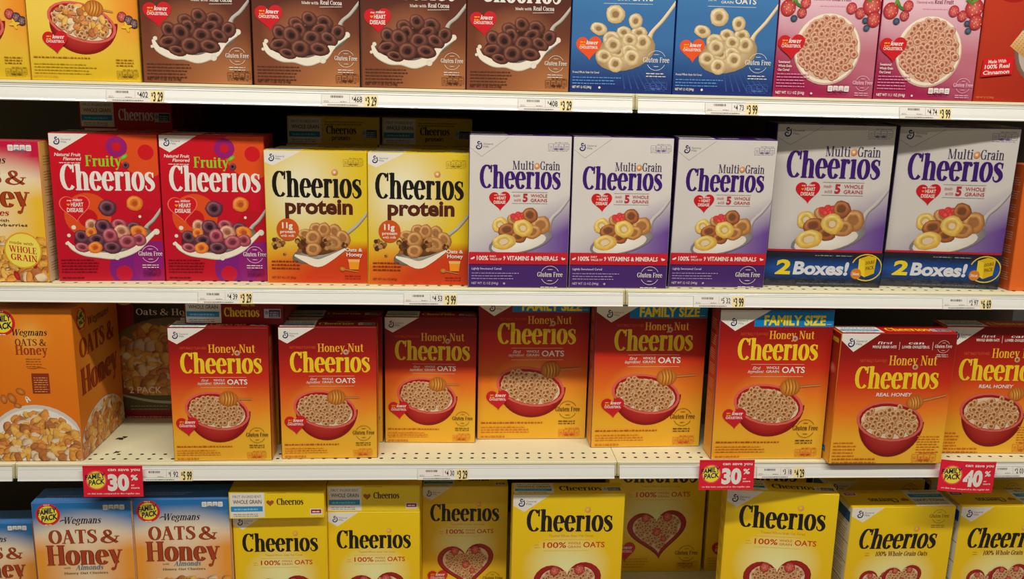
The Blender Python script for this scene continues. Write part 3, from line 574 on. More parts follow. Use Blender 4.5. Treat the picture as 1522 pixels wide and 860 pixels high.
def f_multi(A, H, dbl=False):
    yo = -6.5 if dbl else 0
    W_ = K(216, 211, 204)
    def fn(x, y):
        y = y-yo; t = max(0, min(1, (y-(96-.42*x))/38)); c = mixc(W_, K(105, 65, 150), t*(.35+.65*x/100))
        return c if y < 121 else K(72, 38, 110)
    A.field(fn, H, 12, 36)
    L = K(150, 145, 150); A.line(0, 12+yo*.2, 11.5, 20.5+yo*.5, .4, L); A.line(11.5, 20.5+yo*.5, 38, 1, .4, L)
    gm(A, 5.5, 6+yo*.5, 6.8); facts(A, 77, 7+yo*.5, 21, K(130, 125, 145), eyes=K(110, 90, 160))
    A.serif('Multi', 42, 63.5, 32.7+yo, 8.6, K(62, 45, 88), .72); A.serif('Grain', 69.5, 89.5, 32.7+yo, 8.6, K(62, 45, 88), .72)
    cheerios(A, 10, 90, 51.5+yo, 23.3, K(62, 22, 112)); hbadge(A, 30, 61.5+yo, 21, RED, 'heart')
    A.line(42, 54.8+yo, 78, 54.8+yo, .3, L); A.line(42, 66+yo, 78, 66+yo, .3, L); rc = K(190, 45, 55)
    A.serif('made', 43, 50, 59.5+yo, 2.6, rc, .5, .3); A.serif('with', 44, 51, 64+yo, 2.6, rc, .5, .3); A.sans('5', 53, 58, 64+yo, 7.4, rc, 1.6); A.sans('WHOLE', 61, 77.5, 59.7+yo, 3, rc, .1); A.sans('GRAINS', 61, 77.5, 64.3+yo, 3, rc, .1)
    spoon(A, 101, 58+yo, 82, 82+yo, 52, 104+yo, 33, 12, K(205, 200, 195), K(125, 120, 125))
    A.ell(50, 106+yo, 28, 9, K(225, 215, 200), K(245, 240, 232), -12)
    Y = yo
    A.ring(31, 88+Y, 8, 8, P_YEL, 0, .36); A.ring(72, 88+Y, 9.5, 10, P_TAN, 60, .4); A.ring(46, 83+Y, 9, 6, P_TAN, 20); A.ring(64, 95+Y, 9, 7, P_TAN, -20, .3)
    for i in range(9): a = i*.7; A.ell(48+i*1.6-4, 79+Y-math.sin(i*.4)*2+(i % 3)*1.8, 3.4, 3, K(205, 40, 45), K(245, 105, 95), 0, n=9)
    A.ring(61, 78+Y, 8, 7.5, P_BRN, 30, .38); A.ring(38, 93+Y, 9.5, 7, P_BRN, -10, .38); A.ring(50, 100+Y, 8, 6, P_BRN, 0, .2)
    A.ring(54, 91+Y, 10, 9, P_YEL, 20, .32); A.ring(35, 105+Y, 12, 8.2, P_YEL, -8, .4)
    if dbl:
        A.rect(0, 107.5, 100, 110, K(200, 30, 45)); return
    A.rect(0, 115.5, 100, 127.8, K(205, 32, 45), K(195, 28, 42)); 
    A.sans('100%', 8, 19.5, 123.6, 4.2, WHITE, 1.2); A.sans('DAILY', 21, 27.5, 120.6, 1.9, WHITE, .8); A.sans('VALUE OF', 21, 33, 123.6, 1.9, WHITE, .8); A.sans('9 VITAMINS & MINERALS', 34.5, 90, 123.6, 4.2, WHITE, 1.2)
    for x, q in ((2.5, 1), (97, -1)): A.ell(x+q*1.2, 122, 2, .9, WHITE, None, -15, n=10); A.ell(x+q*2.6, 121, 1, .8, WHITE, n=8)
    A.sans('Lightly Sweetened Cereal', 3, 33, 133.4, 2.3, K(220, 205, 235), .5); A.words(3, 53, 137.5, 3, 2.8, 1.3, K(165, 140, 195), 3); A.sans('NET WT 12 OZ (340g)', 3, 30, 148.5, 2.4, K(210, 195, 225), .3); A.ell(36, 147.5, 1.2, 1.2, K(180, 160, 205), n=9)
    gfree(A, 82.5, 138.5, 26, WHITE)

def f_plain(A, H, new=False, fam=False):
    fn = lambda x, y: mixc(K(246, 205, 12), K(240, 188, 8), y/H)
    A.field(fn, H, 4, 8); sx = 1.0
    if new:
        A.glow(48, 70, 42, 30, K(250, 238, 170), fn); corner(A, 31, 11, 15, 8.5); gm(A, 5, 3.2, 6.4); gfree(A, 85, 9.5, 19, K(120, 80, 20))
        cheerios(A, 9, 84, 42.3, 21, BLACK, .13, pal=P_DOTY); dk = K(100, 30, 15)
        A.words(17, 22, 47, 2, 2.4, .7, K(190, 130, 30), 2); A.serif('100% Whole Grain Oats', 27, 78, 50, 4.8, dk, .8, .15)
        hs = [(32, 77, 36, 10), (56, 72, 38, -8)]
    else:
        A.glow(50, 72, 42, 36, K(250, 238, 170), fn); corner(A, 33, 10, 16.5, 10.5); gm(A, 4.5, 4.4, 6.4)
        q = 0 if fam else 7
        cheerios(A, (12.5 if fam else 9), (90 if fam else 90), 36+q, 22, BLACK, pal=P_DOTY)
        A.sans('Toasted Whole Grain Oat Cereal', 33, 73, 41.3+q, 2.4, K(200, 135, 15), 0); lc = K(225, 165, 30); A.line(28, 44+q, 70, 44+q, .25, lc); A.line(28, 55+q, 70, 55+q, .25, lc)
        A.words(20, 26, 49.5+q, 2, 2.6, .8, K(225, 160, 30), 2); A.sans('100%', 28, 49, 52+q, 5.3, K(200, 50, 20), .6); A.sans('WHOLE', 50.5, 62, 48.6+q, 2.2, K(205, 100, 30), .2); A.sans('GRAIN', 50.5, 62, 52.2+q, 2.2, K(205, 100, 30), .2); A.sans('OATS', 64.5, 84, 51.6+q, 5.1, K(200, 50, 20), .6)
        hs = [(51.5, 86+q, 61 if fam else 66, -6)]
    for i, (cx, cy, w, rt) in enumerate(hs):
        A.heart(cx, cy+.8, w*1.02, K(110, 10, 10), rot=rt, sc=.95); P = A.heart(cx, cy, w, K(140, 18, 18), K(160, 24, 20), rot=rt, sc=.95)
        A.heart(cx, cy+.5, w*.87, K(150, 20, 20), rot=rt, sc=.95); A.heart(cx, cy+1, w*.83, K(225, 200, 170), rot=rt, sc=.95)
        Q = [(cx+(x-cx)*.76, cy+1+(y-cy)*.76) for x, y in P]
        def ins(x, y, Q=Q):
            r = False; j = len(Q)-1
            for i2 in range(len(Q)):
                if (Q[i2][1] > y) != (Q[j][1] > y) and x < (Q[j][0]-Q[i2][0])*(y-Q[i2][1])/(Q[j][1]-Q[i2][1])+Q[i2][0]: r = not r
                j = i2
            return r
        st = 3.9 if not new else 3.4
        scatter(A, ins, cx-w/2, cx+w/2, cy-w/2, cy+w/2, st, st*.68, P_OAT, 20+i)
        for bx, by, br in ((-.2, -.18, .075), (.17, -.2, .08), (.0, .08, .07), (.12, .2, .05)): berry(A, cx+bx*w, cy+by*w, br*w, K(205, 45, 40))
    if not new:
        hbadge(A, 18, 110+q*.5, 24); gfree(A, 84, 115+q*.3, 24, K(95, 60, 15)); A.words(3, 45, H-14, 4, 3, 1.3, K(205, 150, 20), 3); facts(A, 74, H-10, 22, K(215, 140, 30))
    else: gfree(A, 84, 100, 20, K(120, 80, 20)); A.words(3, 45, H-10, 3, 3, 1.3, K(205, 150, 20), 3)

def packbadge(A, cx, cy, r):
    A.ell(cx, cy, r, r, K(215, 30, 45), n=30); A.ell(cx, cy, r*.78, r*.78, K(250, 225, 50), n=26)
    A.serif('Wegmans', cx-r*.5, cx+r*.5, cy-r*.42, r*.2, K(60, 70, 40), .9, .25, -8)
    A.sans('FAMILY', cx-r*.82, cx+r*.72, cy+r*.06, r*.42, K(25, 25, 75), 1.8, .05, -10); A.sans('PACK', cx-r*.55, cx+r*.75, cy+r*.6, r*.46, K(25, 25, 75), 1.8, .05, -10)
    A.words(cx-r*.3, cx+r*.3, cy-r*.85, 1, 1, r*.1, WHITE, 2); A.words(cx-r*.3, cx+r*.3, cy+r*.96, 1, 1, r*.1, WHITE, 3)
def f_oats(A, H, kind='blue'):
    q = 1.08 if kind == 'blue' else .95
    top, mid, side = {'blue': (K(28, 112, 178), K(240, 222, 190), K(238, 155, 45)), 'berries': (K(200, 20, 65), K(245, 225, 190), K(245, 190, 45))}[kind]
    def fn(x, y):
        e = abs(x-50)/50; c = mixc(top, mid, max(0, min(1, (y-6-10*e*e)/24))); return mixc(c, mixc(mid, side, .2+.9*e), max(0, min(1, (y-38+6*e)/22)))
    A.field(fn, H, 16, 30)
    if kind == 'blue': packbadge(A, 15.5, 13, 12.5)
    facts(A, 71.5, 3, 22.5, K(90, 110, 140), fill=WHITE)
    A.serif('Wegmans', 30, 68, 22*q, 7.2*q, BLACK, .8, .28); A.stroke([(27, 19.5*q), (30, 18*q), (33, 18.6*q)], [.5, .9, .5], BLACK)
    c, oc = K(172, 62, 22), K(95, 38, 15)
    A.serif('OATS', 14.5, 63, 43*q, 14.5*q, c, .8, outline=oc); A.serif('&', 67, 86, 43*q, 14*q, c, .75, outline=oc); A.serif('Honey', 10.5, 88.5, 66*q, 21.5*q, c, .88, outline=oc)
    if kind == 'blue':
        A.serif('with', 27, 34, 75.5, 2, K(110, 110, 100), .7, .2); A.serif('Almonds', 39, 67, 77, 5.4, K(80, 120, 140), .85, .25); A.serif('Honey Oat Clusters', 27, 72, 82, 2.4, K(90, 70, 50), .8); y0 = 90
    else:
        A.serif('Strawberries', 12, 67, 71, 5.5, K(185, 30, 40), .9, .2); A.sans('Cereal with', 32, 67, 77, 2.6, K(90, 60, 40), .5); A.sans('Dried Strawberries', 22, 84, 81.5, 2.9, K(90, 60, 40), .5); y0 = 92
    flakes(A, lambda x, y: 1 < x < 99 and y > y0+abs(x-50)*.1 and y < H-1.5, 0, 100, y0, H, 7, 6, 5)
    if kind == 'berries':
        for x, y in ((70, 130), (88, 118), (40, 125), (20, 133)): A.ell(x, y, 5, 2.5, K(150, 20, 30), K(205, 50, 50), x)
        A.ell(78, 105, 18, 18, K(225, 165, 25), n=34); A.ell(78, 105, 16.5, 16.5, K(252, 222, 90), n=32)
        A.sans('made with', 66, 88, 98, 3, K(170, 60, 30), .3, 0, 6); A.serif('WHOLE', 65, 91, 106, 6.2, K(190, 30, 35), .9, 0, 6); A.serif('GRAIN', 66, 91, 114, 6.2, K(190, 30, 35), .9, 0, 6)
def f_oatside(A, H):
    fn = lambda x, y: mixc(mixc(K(235, 135, 25), K(228, 120, 20), y/90), K(246, 190, 90), .8*math.exp(-((x-58)**2/160+(y-28)**2/180)))
    A.field(fn, H, 16, 26); packbadge(A, 33, 13, 13)
    A.serif('Wegmans', 41, 75, 25.8, 6.5, BLACK, .8, .25); A.serif('OATS &', 44, 74, 36.3, 7, K(125, 60, 15), .95); A.serif('Honey', 43.5, 75, 45.5, 9.5, K(170, 60, 20), 1)
    A.words(53, 68, 50.5, 4, 2.6, 1, K(140, 80, 25), 1); A.stroke([(54, 59.5), (60, 60), (66, 59), (72, 60)], [.3, .5, .4, .3], K(110, 60, 25))
    A.rect(57, 65, 74, 86, K(140, 50, 25)); A.words(59, 73, 70, 7, 2.4, 1, K(235, 160, 80), 4)
    A.ell(57, 146, 50, 48, K(215, 205, 190), None, 0, n=40); A.ell(57, 147, 47, 45, K(238, 232, 220), None, 0, n=40)
    A.stroke([(54, 94), (50, 90), (51, 96)], [1, 2.4, 1], K(240, 232, 215))
    for x, y, r, rt in ((45, 84, 5, 30), (36, 91, 6, 60), (41, 99, 4, 20), (28, 92, 5, 80)): A.ell(x, y, r, r*.65, K(165, 85, 30), K(225, 145, 60), rt)
    flakes(A, lambda x, y: inell(58, 149, 43, 42)(x, y) and y < H-2 and 1 < x < 99, 0, 100, 104, H, 7, 6.5, 12)
def f_oatbig(A, H):
    fn = lambda x, y: mixc(K(225, 125, 28), K(240, 160, 60), math.exp(-((x-50)**2/900+(y-50)**2/1400)))
    A.field(fn, H, 10, 18); packbadge(A, 18, 11, 10); A.serif('Wegmans', 30, 78, 20, 7, BLACK, .8, .25); c, oc = K(165, 60, 25), K(90, 35, 15)
    A.serif('OATS &', 10, 88, 45, 17, c, .95, outline=oc); A.serif('Honey', 8, 92, 78, 24, c, 1, outline=oc)
    A.ell(50, 128, 52, 34, K(225, 215, 200), None, 0, n=36); flakes(A, lambda x, y: inell(50, 130, 48, 31)(x, y) and y < H-1.5 and 1 < x < 99, 0, 100, 96, H, 7, 6, 15)
def f_twopack(A, H):
    fn = lambda x, y: mixc(K(125, 22, 24), K(150, 75, 40), max(0, min(1, (y-30)/30)))
    A.field(fn, H, 6, 14); A.rect(18, 12, 82, 32, K(38, 28, 26)); A.serif('Oats & Honey', 20, 79, 22, 6, K(235, 225, 205), .7); A.sans('CEREAL', 32, 66, 29.6, 4, K(215, 200, 175), .2)
    A.serif('Wegmans', 34, 66, 10, 3.6, K(215, 160, 90), .8, .25); A.words(28, 72, 36, 2, 3, 1.3, K(230, 170, 120), 3); A.ell(10, 8, 8, 5, K(215, 170, 60))
    A.ell(52, 62, 60, 38, K(105, 90, 60), K(150, 130, 90), 0, n=34)
    flakes(A, lambda x, y: inell(52, 66, 56, 35)(x, y) and 1 < x < 99, 0, 100, 36, 100, 8, 7, 6, .25)
    A.rect(0, 98, 100, H, K(80, 75, 45)); A.stroke([(0, 97), (25, 103), (50, 105), (75, 103), (100, 97)], [2, 2.4, 2.6, 2.4, 2], K(165, 170, 140))
    A.sans('2 PACK', 10, 39, 96, 6, K(240, 225, 200), .4); A.words(10, 45, 109, 2, 3, 1, K(165, 150, 110), 3); A.rect(0, 112, 100, H, K(130, 20, 28)); A.words(6, 90, 120, 1, 3, 2.2, K(220, 130, 110), 2)
def f_orange(A, H):
    A.field(lambda x, y: mixc(K(238, 232, 220), K(225, 105, 35), max(0, min(1, (y-16-.9*x)/3 if y < 30 else 1))), H, 12, 40); A.ell(60, 80, 34, 30, K(150, 75, 35), K(215, 150, 90)); scatter(A, inell(60, 80, 30, 26), 30, 90, 50, 108, 9, 6, P_TAN, 3)
    A.serif('Wegmans', 25, 75, 32, 9, WHITE, .9, .25); A.words(4, 26, 142, 1, 1, 2, K(250, 190, 150), 2)

# top panels (x 0..100, y 0..~30)
def t_panel(A, H, bgc, tc, sub=None, hdr='WHOLE GRAIN', blue=True, grey=WHITE, logo=True):
    A.rect(0, 0, 100, H, bgc)
    A.rect(1, 1, 37, H-1, grey); A.sans('FIRST INGREDIENT', 4, 34, H*.22, H*.1, K(95, 92, 90), 0); A.sans(hdr, 4, 34, H*.44, H*.14, K(60, 52, 50), .6)
    if blue: A.rect(1.5, H*.54, 35, H*.74, K(35, 140, 200)); A.words(5, 31, H*.69, 1, 1, H*.09, K(130, 195, 225), 3)
    A.words(4, 33, H*.86, 2, H*.07, H*.04, K(140, 136, 130), 5)
    if sub == 'protein': A.sans('protein', 48, 68, H*.84, H*.17, K(70, 30, 15), 1.2); cheerios(A, 42, 75, H*.62, H*.3, tc, dot=False); A.words(40, 86, H*.2, 2, H*.09, H*.06, K(150, 120, 30), 8)
    elif sub == 'honey': A.serif('Honey Nut', 58, 72, H*.33, H*.13, tc, .8); cheerios(A, 40, 76, H*.72, H*.34, tc, dot=False)
    else:
        if sub == 'heart': A.heart(43, H*.40, 8, K(170, 85, 35)); cheerios(A, 50, 78, H*.5, H*.25, tc, dot=False)
        elif sub == 'white': cheerios(A, 42, 62, H*.82, H*.3, WHITE, dot=False)
        else: cheerios(A, 42, 80, H*.72, H*.42, tc, dot=False)
    if logo and sub == 'heart': A.rect(85, H*.66, 98, H*.9, WHITE); A.rect(86, H*.69, 97, H*.84, K(165, 35, 60)); A.words(87.5, 96, H*.8, 1, 1, H*.06, WHITE, 5)
    elif logo:
        A.rect(81, H*.42, 98, H*.76, K(195, 195, 200)); A.rect(86, H*.45, 97.5, H*.73, K(60, 60, 85)); gm(A, 82, H*.5, 3.2, K(40, 40, 60), K(60, 60, 85)); A.words(87, 97, H*.56, 3, H*.07, H*.04, K(200, 200, 210), 3)

# kinds: w, h, d, front fn, edge colours (front, side, top), top fn
RDK, ORG = K(150, 25, 18), K(238, 150, 35)
KINDS = {
 'honey':  (.196, .281, .057, f_honey, K(150, 16, 14), K(120, 24, 16), dict(bgc=K(135, 14, 14), tc=YEL, sub='honey')),
 'family': (.241, .326, .058, lambda A, H: f_honey(A, H, True), K(0, 110, 175), K(125, 30, 16), dict(bgc=K(135, 14, 14), tc=YEL, sub='honey')),
 'honey2': (.245, .286, .056, lambda A, H: f_honey(A, H, dbl=True), K(150, 16, 14), K(235, 150, 35), dict(bgc=K(190, 20, 22), tc=YEL, grey=WHITE)),
 'cocoa':  (.196, .281, .060, f_cocoa, K(110, 55, 38), K(85, 38, 26), dict(bgc=K(95, 45, 30), tc=WHITE)),
 'cocoa_heart': (.196, .281, .060, lambda A, H: f_cocoa(A, H, 'heart'), K(110, 55, 38), K(85, 38, 26), dict(bgc=K(95, 45, 30), tc=WHITE)),
 'frosted': (.196, .281, .060, f_frosted, K(35, 90, 170), K(25, 60, 135), dict(bgc=K(40, 120, 200), tc=WHITE)),
 'berry':  (.196, .281, .060, f_berry, K(205, 100, 140), K(165, 30, 80), dict(bgc=K(230, 180, 200), tc=K(120, 20, 60))),
 'cinnamon': (.196, .281, .060, f_cinnamon, K(180, 50, 24), K(150, 40, 18), None),
 'medley': (.196, .281, .060, f_medley, K(235, 180, 50), K(225, 160, 40), dict(bgc=K(240, 205, 80), tc=BLACK)),
 'fruity': (.200, .288, .060, f_fruity, K(200, 14, 32), K(170, 14, 32), dict(bgc=K(195, 14, 32), tc=WHITE)),
 'protein': (.199, .263, .060, f_protein, K(236, 208, 50), K(228, 195, 12), dict(bgc=K(226, 190, 14), tc=BLACK, sub='protein')),
 'multi':  (.199, .301, .060, f_multi, K(215, 208, 205), K(60, 30, 95), dict(bgc=K(75, 35, 125), tc=WHITE, sub='white')),
 'multi2': (.238, .333, .100, lambda A, H: f_multi(A, H, True), K(215, 208, 205), K(60, 30, 95), dict(bgc=K(75, 35, 125), tc=WHITE, sub='white')),
 'plain':  (.196, .281, .060, f_plain, K(246, 210, 20), K(225, 180, 12), dict(bgc=K(246, 208, 14), tc=K(70, 32, 15), sub='heart')),
 'plain_family': (.241, .326, .056, lambda A, H: f_plain(A, H, fam=True), K(246, 210, 20), K(225, 180, 12), dict(bgc=K(240, 196, 12), tc=BLACK)),
 'plain_mid': (.241, .286, .070, lambda A, H: f_plain(A, H, fam=True), K(246, 210, 20), K(225, 180, 12), dict(bgc=K(240, 196, 12), tc=BLACK)),
 'plain2': (.238, .286, .083, lambda A, H: f_plain(A, H, new=True), K(246, 210, 20), K(225, 190, 50), dict(bgc=K(240, 196, 12), tc=K(70, 40, 10), sub='heart')),
 'oats':   (.196, .325, .070, f_oats, K(30, 110, 185), K(215, 140, 60), None),
 'oats_small': (.174, .260, .060, f_oats, K(30, 110, 185), K(215, 140, 60), None),
 'oats_berries': (.200, .272, .062, lambda A, H: f_oats(A, H, 'berries'), K(200, 30, 65), K(225, 170, 70), None),
 'oats_family': (.200, .315, .235, f_oatside, K(232, 130, 25), K(225, 125, 28), None),
 'twopack': (.250, .300, .090, f_twopack, K(125, 22, 24), K(110, 20, 22), None),
 'orange': (.200, .262, .062, f_orange, K(225, 105, 35), K(205, 90, 30), None),
}
CATLAB = {}
proto = {}
def side_words(A, H, w):
    A.words(10, w-8, 10, int((H-20)/3.4), 3.4, 1.1, K(215, 190, 160), 12)
def build_kind(kind):
    w, h, d, ff, ce, cside, tp = KINDS[kind]
    root = bpy.data.objects.new('cereal_box', None); COL.objects.link(root); root.empty_display_size = .03
    mb = MB(); tz = .0009; hb = h-tz
    ctop = tp['bgc'] if tp else mixc(ce, (1, 1, 1), .05)
    carton_body(mb, w, hb, d, ce, cside, ctop, cside)
    A = Art(mb, (-w/2+.0012, 0, hb-.001), (1, 0, 0), (0, 0, -1), (0, -1, 0), w-.0024); H = (hb-.002)/(w-.0024)*100
    A.H = H; ff(A, H); A.H = None
    # side panels
    wt = K(232, 226, 214)
    dd = d-.0036
    for sg in (-1, 1):
        o = (sg*w/2, .0018 if sg > 0 else d-.0018, hb-.003); ex = (0, 1, 0) if sg > 0 else (0, -1, 0)
        S = Art(mb, o, ex, (0, 0, -1), (sg, 0, 0), dd); HS = (hb-.005)/dd*100; S.H = HS
        if kind == 'oats_family': f_oatbig(S, HS)
        elif kind in ('honey', 'family', 'honey2'):
            S.field(lambda x, y: stops((0, K(140, 18, 16)), (HS*.5, K(190, 70, 30)), (HS, K(240, 175, 50)))(y), HS, 1, 8)
            if kind == 'honey2':
                cheerios(S, 15, 85, 40, 24, YEL, dot=False); S.ell(50, 150, 34, 24, K(200, 30, 28), K(220, 150, 100)); S.rect(10, HS-55, 60, HS-30, K(30, 120, 190)); S.words(14, 55, HS-38, 1, 1, 6, WHITE, 2)
            else:
                for i in range(9): S.words(12, 78, HS*(.08+.1*i), 5, 9, 4, K(225, 160, 110), i)
        elif kind.startswith('plain'):
            S.rect(0, 0, 100, HS, K(225, 222, 205) if kind == 'plain2' else K(238, 195, 14))
            for i in range(8): S.words(14, 86, HS*(.1+.11*i), 4, 8, 3, K(110, 100, 80), i)
            S.rect(5, HS*.04, 95, HS*.13, K(25, 90, 150)) if kind == 'plain2' else None
            for i in range(4): S.line(0, HS*(.3+.17*i), 100, HS*(.3+.17*i)+2, 2, K(70, 60, 40)) if kind == 'plain2' else None
        elif kind.startswith('oats') :
            S.field(lambda x, y: mixc(K(240, 190, 90), K(225, 205, 170), y/HS), HS, 1, 4); 
            for i in range(8): S.words(18, 86, HS*(.1+.11*i), 4, 9, 3, K(120, 80, 50), i)
        else:
            for i in range(8): S.words(14, 86, HS*(.1+.11*i), 4, 8, 3, mixc(cside, (.9, .85, .8), .55), i)
        S.H = None
    c = mb.build('carton', [M_CARD], root)
    # closed tuck top: a thin flap with its own printing, short of the carton's edge, with a shallow tab slot
    mt = MB(); ins = .0012
    mt.quadbox(-w/2+ins, w/2-ins, .0004, d-ins, hb, h, ctop)
    T = Art(mt, (-w/2+ins, d-ins, h), (1, 0, 0), (0, -1, 0), (0, 0, 1), w-2*ins) if kind != 'plain2' else Art(mt, (w/2-ins, .0004, h), (-1, 0, 0), (0, 1, 0), (0, 0, 1), w-2*ins); HT = (d-ins-.0004)/(w-2*ins)*100; T.H = HT
    if tp: t_panel(T, HT, **tp)
    else: T.field(lambda x, y: ctop, HT, 2, 1); T.words(10, 60, HT*.6, 2, 4, 1.6, mixc(ctop, (.8, .8, .8), .5), 3)
    T.line(40, 1.2, 60, 1.2, .5, mixc(ctop, (0, 0, 0), .5)); T.H = None
    mt.build('top_flap', [M_CARD], root)
    if kind == 'multi2':
        bb = MB(); e = .0012; hz = 31/100*w
        bb.quadbox(-w/2-e, w/2+e, -e, d+e, .001, hz, K(30, 34, 48))
        B = Art(bb, (-w/2-e, -e, hz), (1, 0, 0), (0, 0, -1), (0, -1, 0), w+2*e); B.H = 31
        B.field(lambda x, y: mixc(K(22, 28, 48), K(28, 85, 165), max(0, 1-abs(y-15)/11)), 25, 4, 12, y0=5)
        B.sans('2', 8.5, 21.5, 19.8, 11.6, K(250, 215, 30), 1.8, .12); B.sans('Boxes!', 24, 71, 19.8, 10.4, K(225, 225, 228), 1.8, .12)
        B.arc(87, 13, 13, 11.5, 200, 520, 1, K(235, 200, 40))
        B.poly([(80, 5.5), (88, 2.5), (95, 4), (94, 18), (86, 21.5), (80, 18)], K(225, 185, 20)); B.poly([(80, 5.5), (85, 7), (86, 21.5), (80, 18)], K(245, 210, 40)); B.sans('DOUBLE', 86, 93.5, 10.5, 2.6, K(90, 70, 15), .9, 0, -12); B.sans('PACK', 86.5, 93.5, 15.5, 3, K(90, 70, 15), .9, 0, -12)
        B.ell(78.5, 18.6, 4.6, 4.6, K(220, 130, 30), n=20); B.sans('36oz', 75.3, 81.5, 19.8, 2.4, WHITE, 1.2)
        B.words(42, 58, 3.6, 1, 1, .8, K(170, 170, 175), 4); B.words(60, 76, 3.6, 1, 1, .8, K(170, 170, 175), 5); B.words(28, 93, 28.5, 1, 1, 1.3, K(90, 95, 110), 6); B.H = None
        bb.build('paper_band', [M_CARD], root)
        wb = MB(); e = .0022; wb.quadbox(-w/2-e, w/2+e, -e, d+e, .0005, h+.001, (.5, .5, .5)); wb.build('shrink_wrap', [M_WRAP], root)
    return root
def tag(o, label, cat, group=None, kind=None):
    if label: o['label'] = label
    if cat: o['category'] = cat
    if group: o['group'] = group
    if kind: o['kind'] = kind
used = {}
def place(kind, x, y, z, yaw, lean, label, group=None, rz180=False, lying=False):
    if kind not in used: o = build_kind(kind); used[kind] = o
    else:
        s = used[kind]; o = s.copy(); COL.objects.link(o)
        for ch in list(s.children):
            c = ch.copy(); COL.objects.link(c); c.parent = o
    w, h, d = KINDS[kind][:3]
    for k in ('group',):
        if k in o: del o[k]
    if lying:
        o.location = (x, y+h, z); o.rotation_euler = (math.radians(90), 0, math.radians(yaw))
    elif rz180:
        pass
    else:
        o.location = (x, y, z+.0003); o.rotation_euler = (-math.radians(lean), 0, math.radians(yaw))
    tag(o, label, 'cereal box', group)
    return o

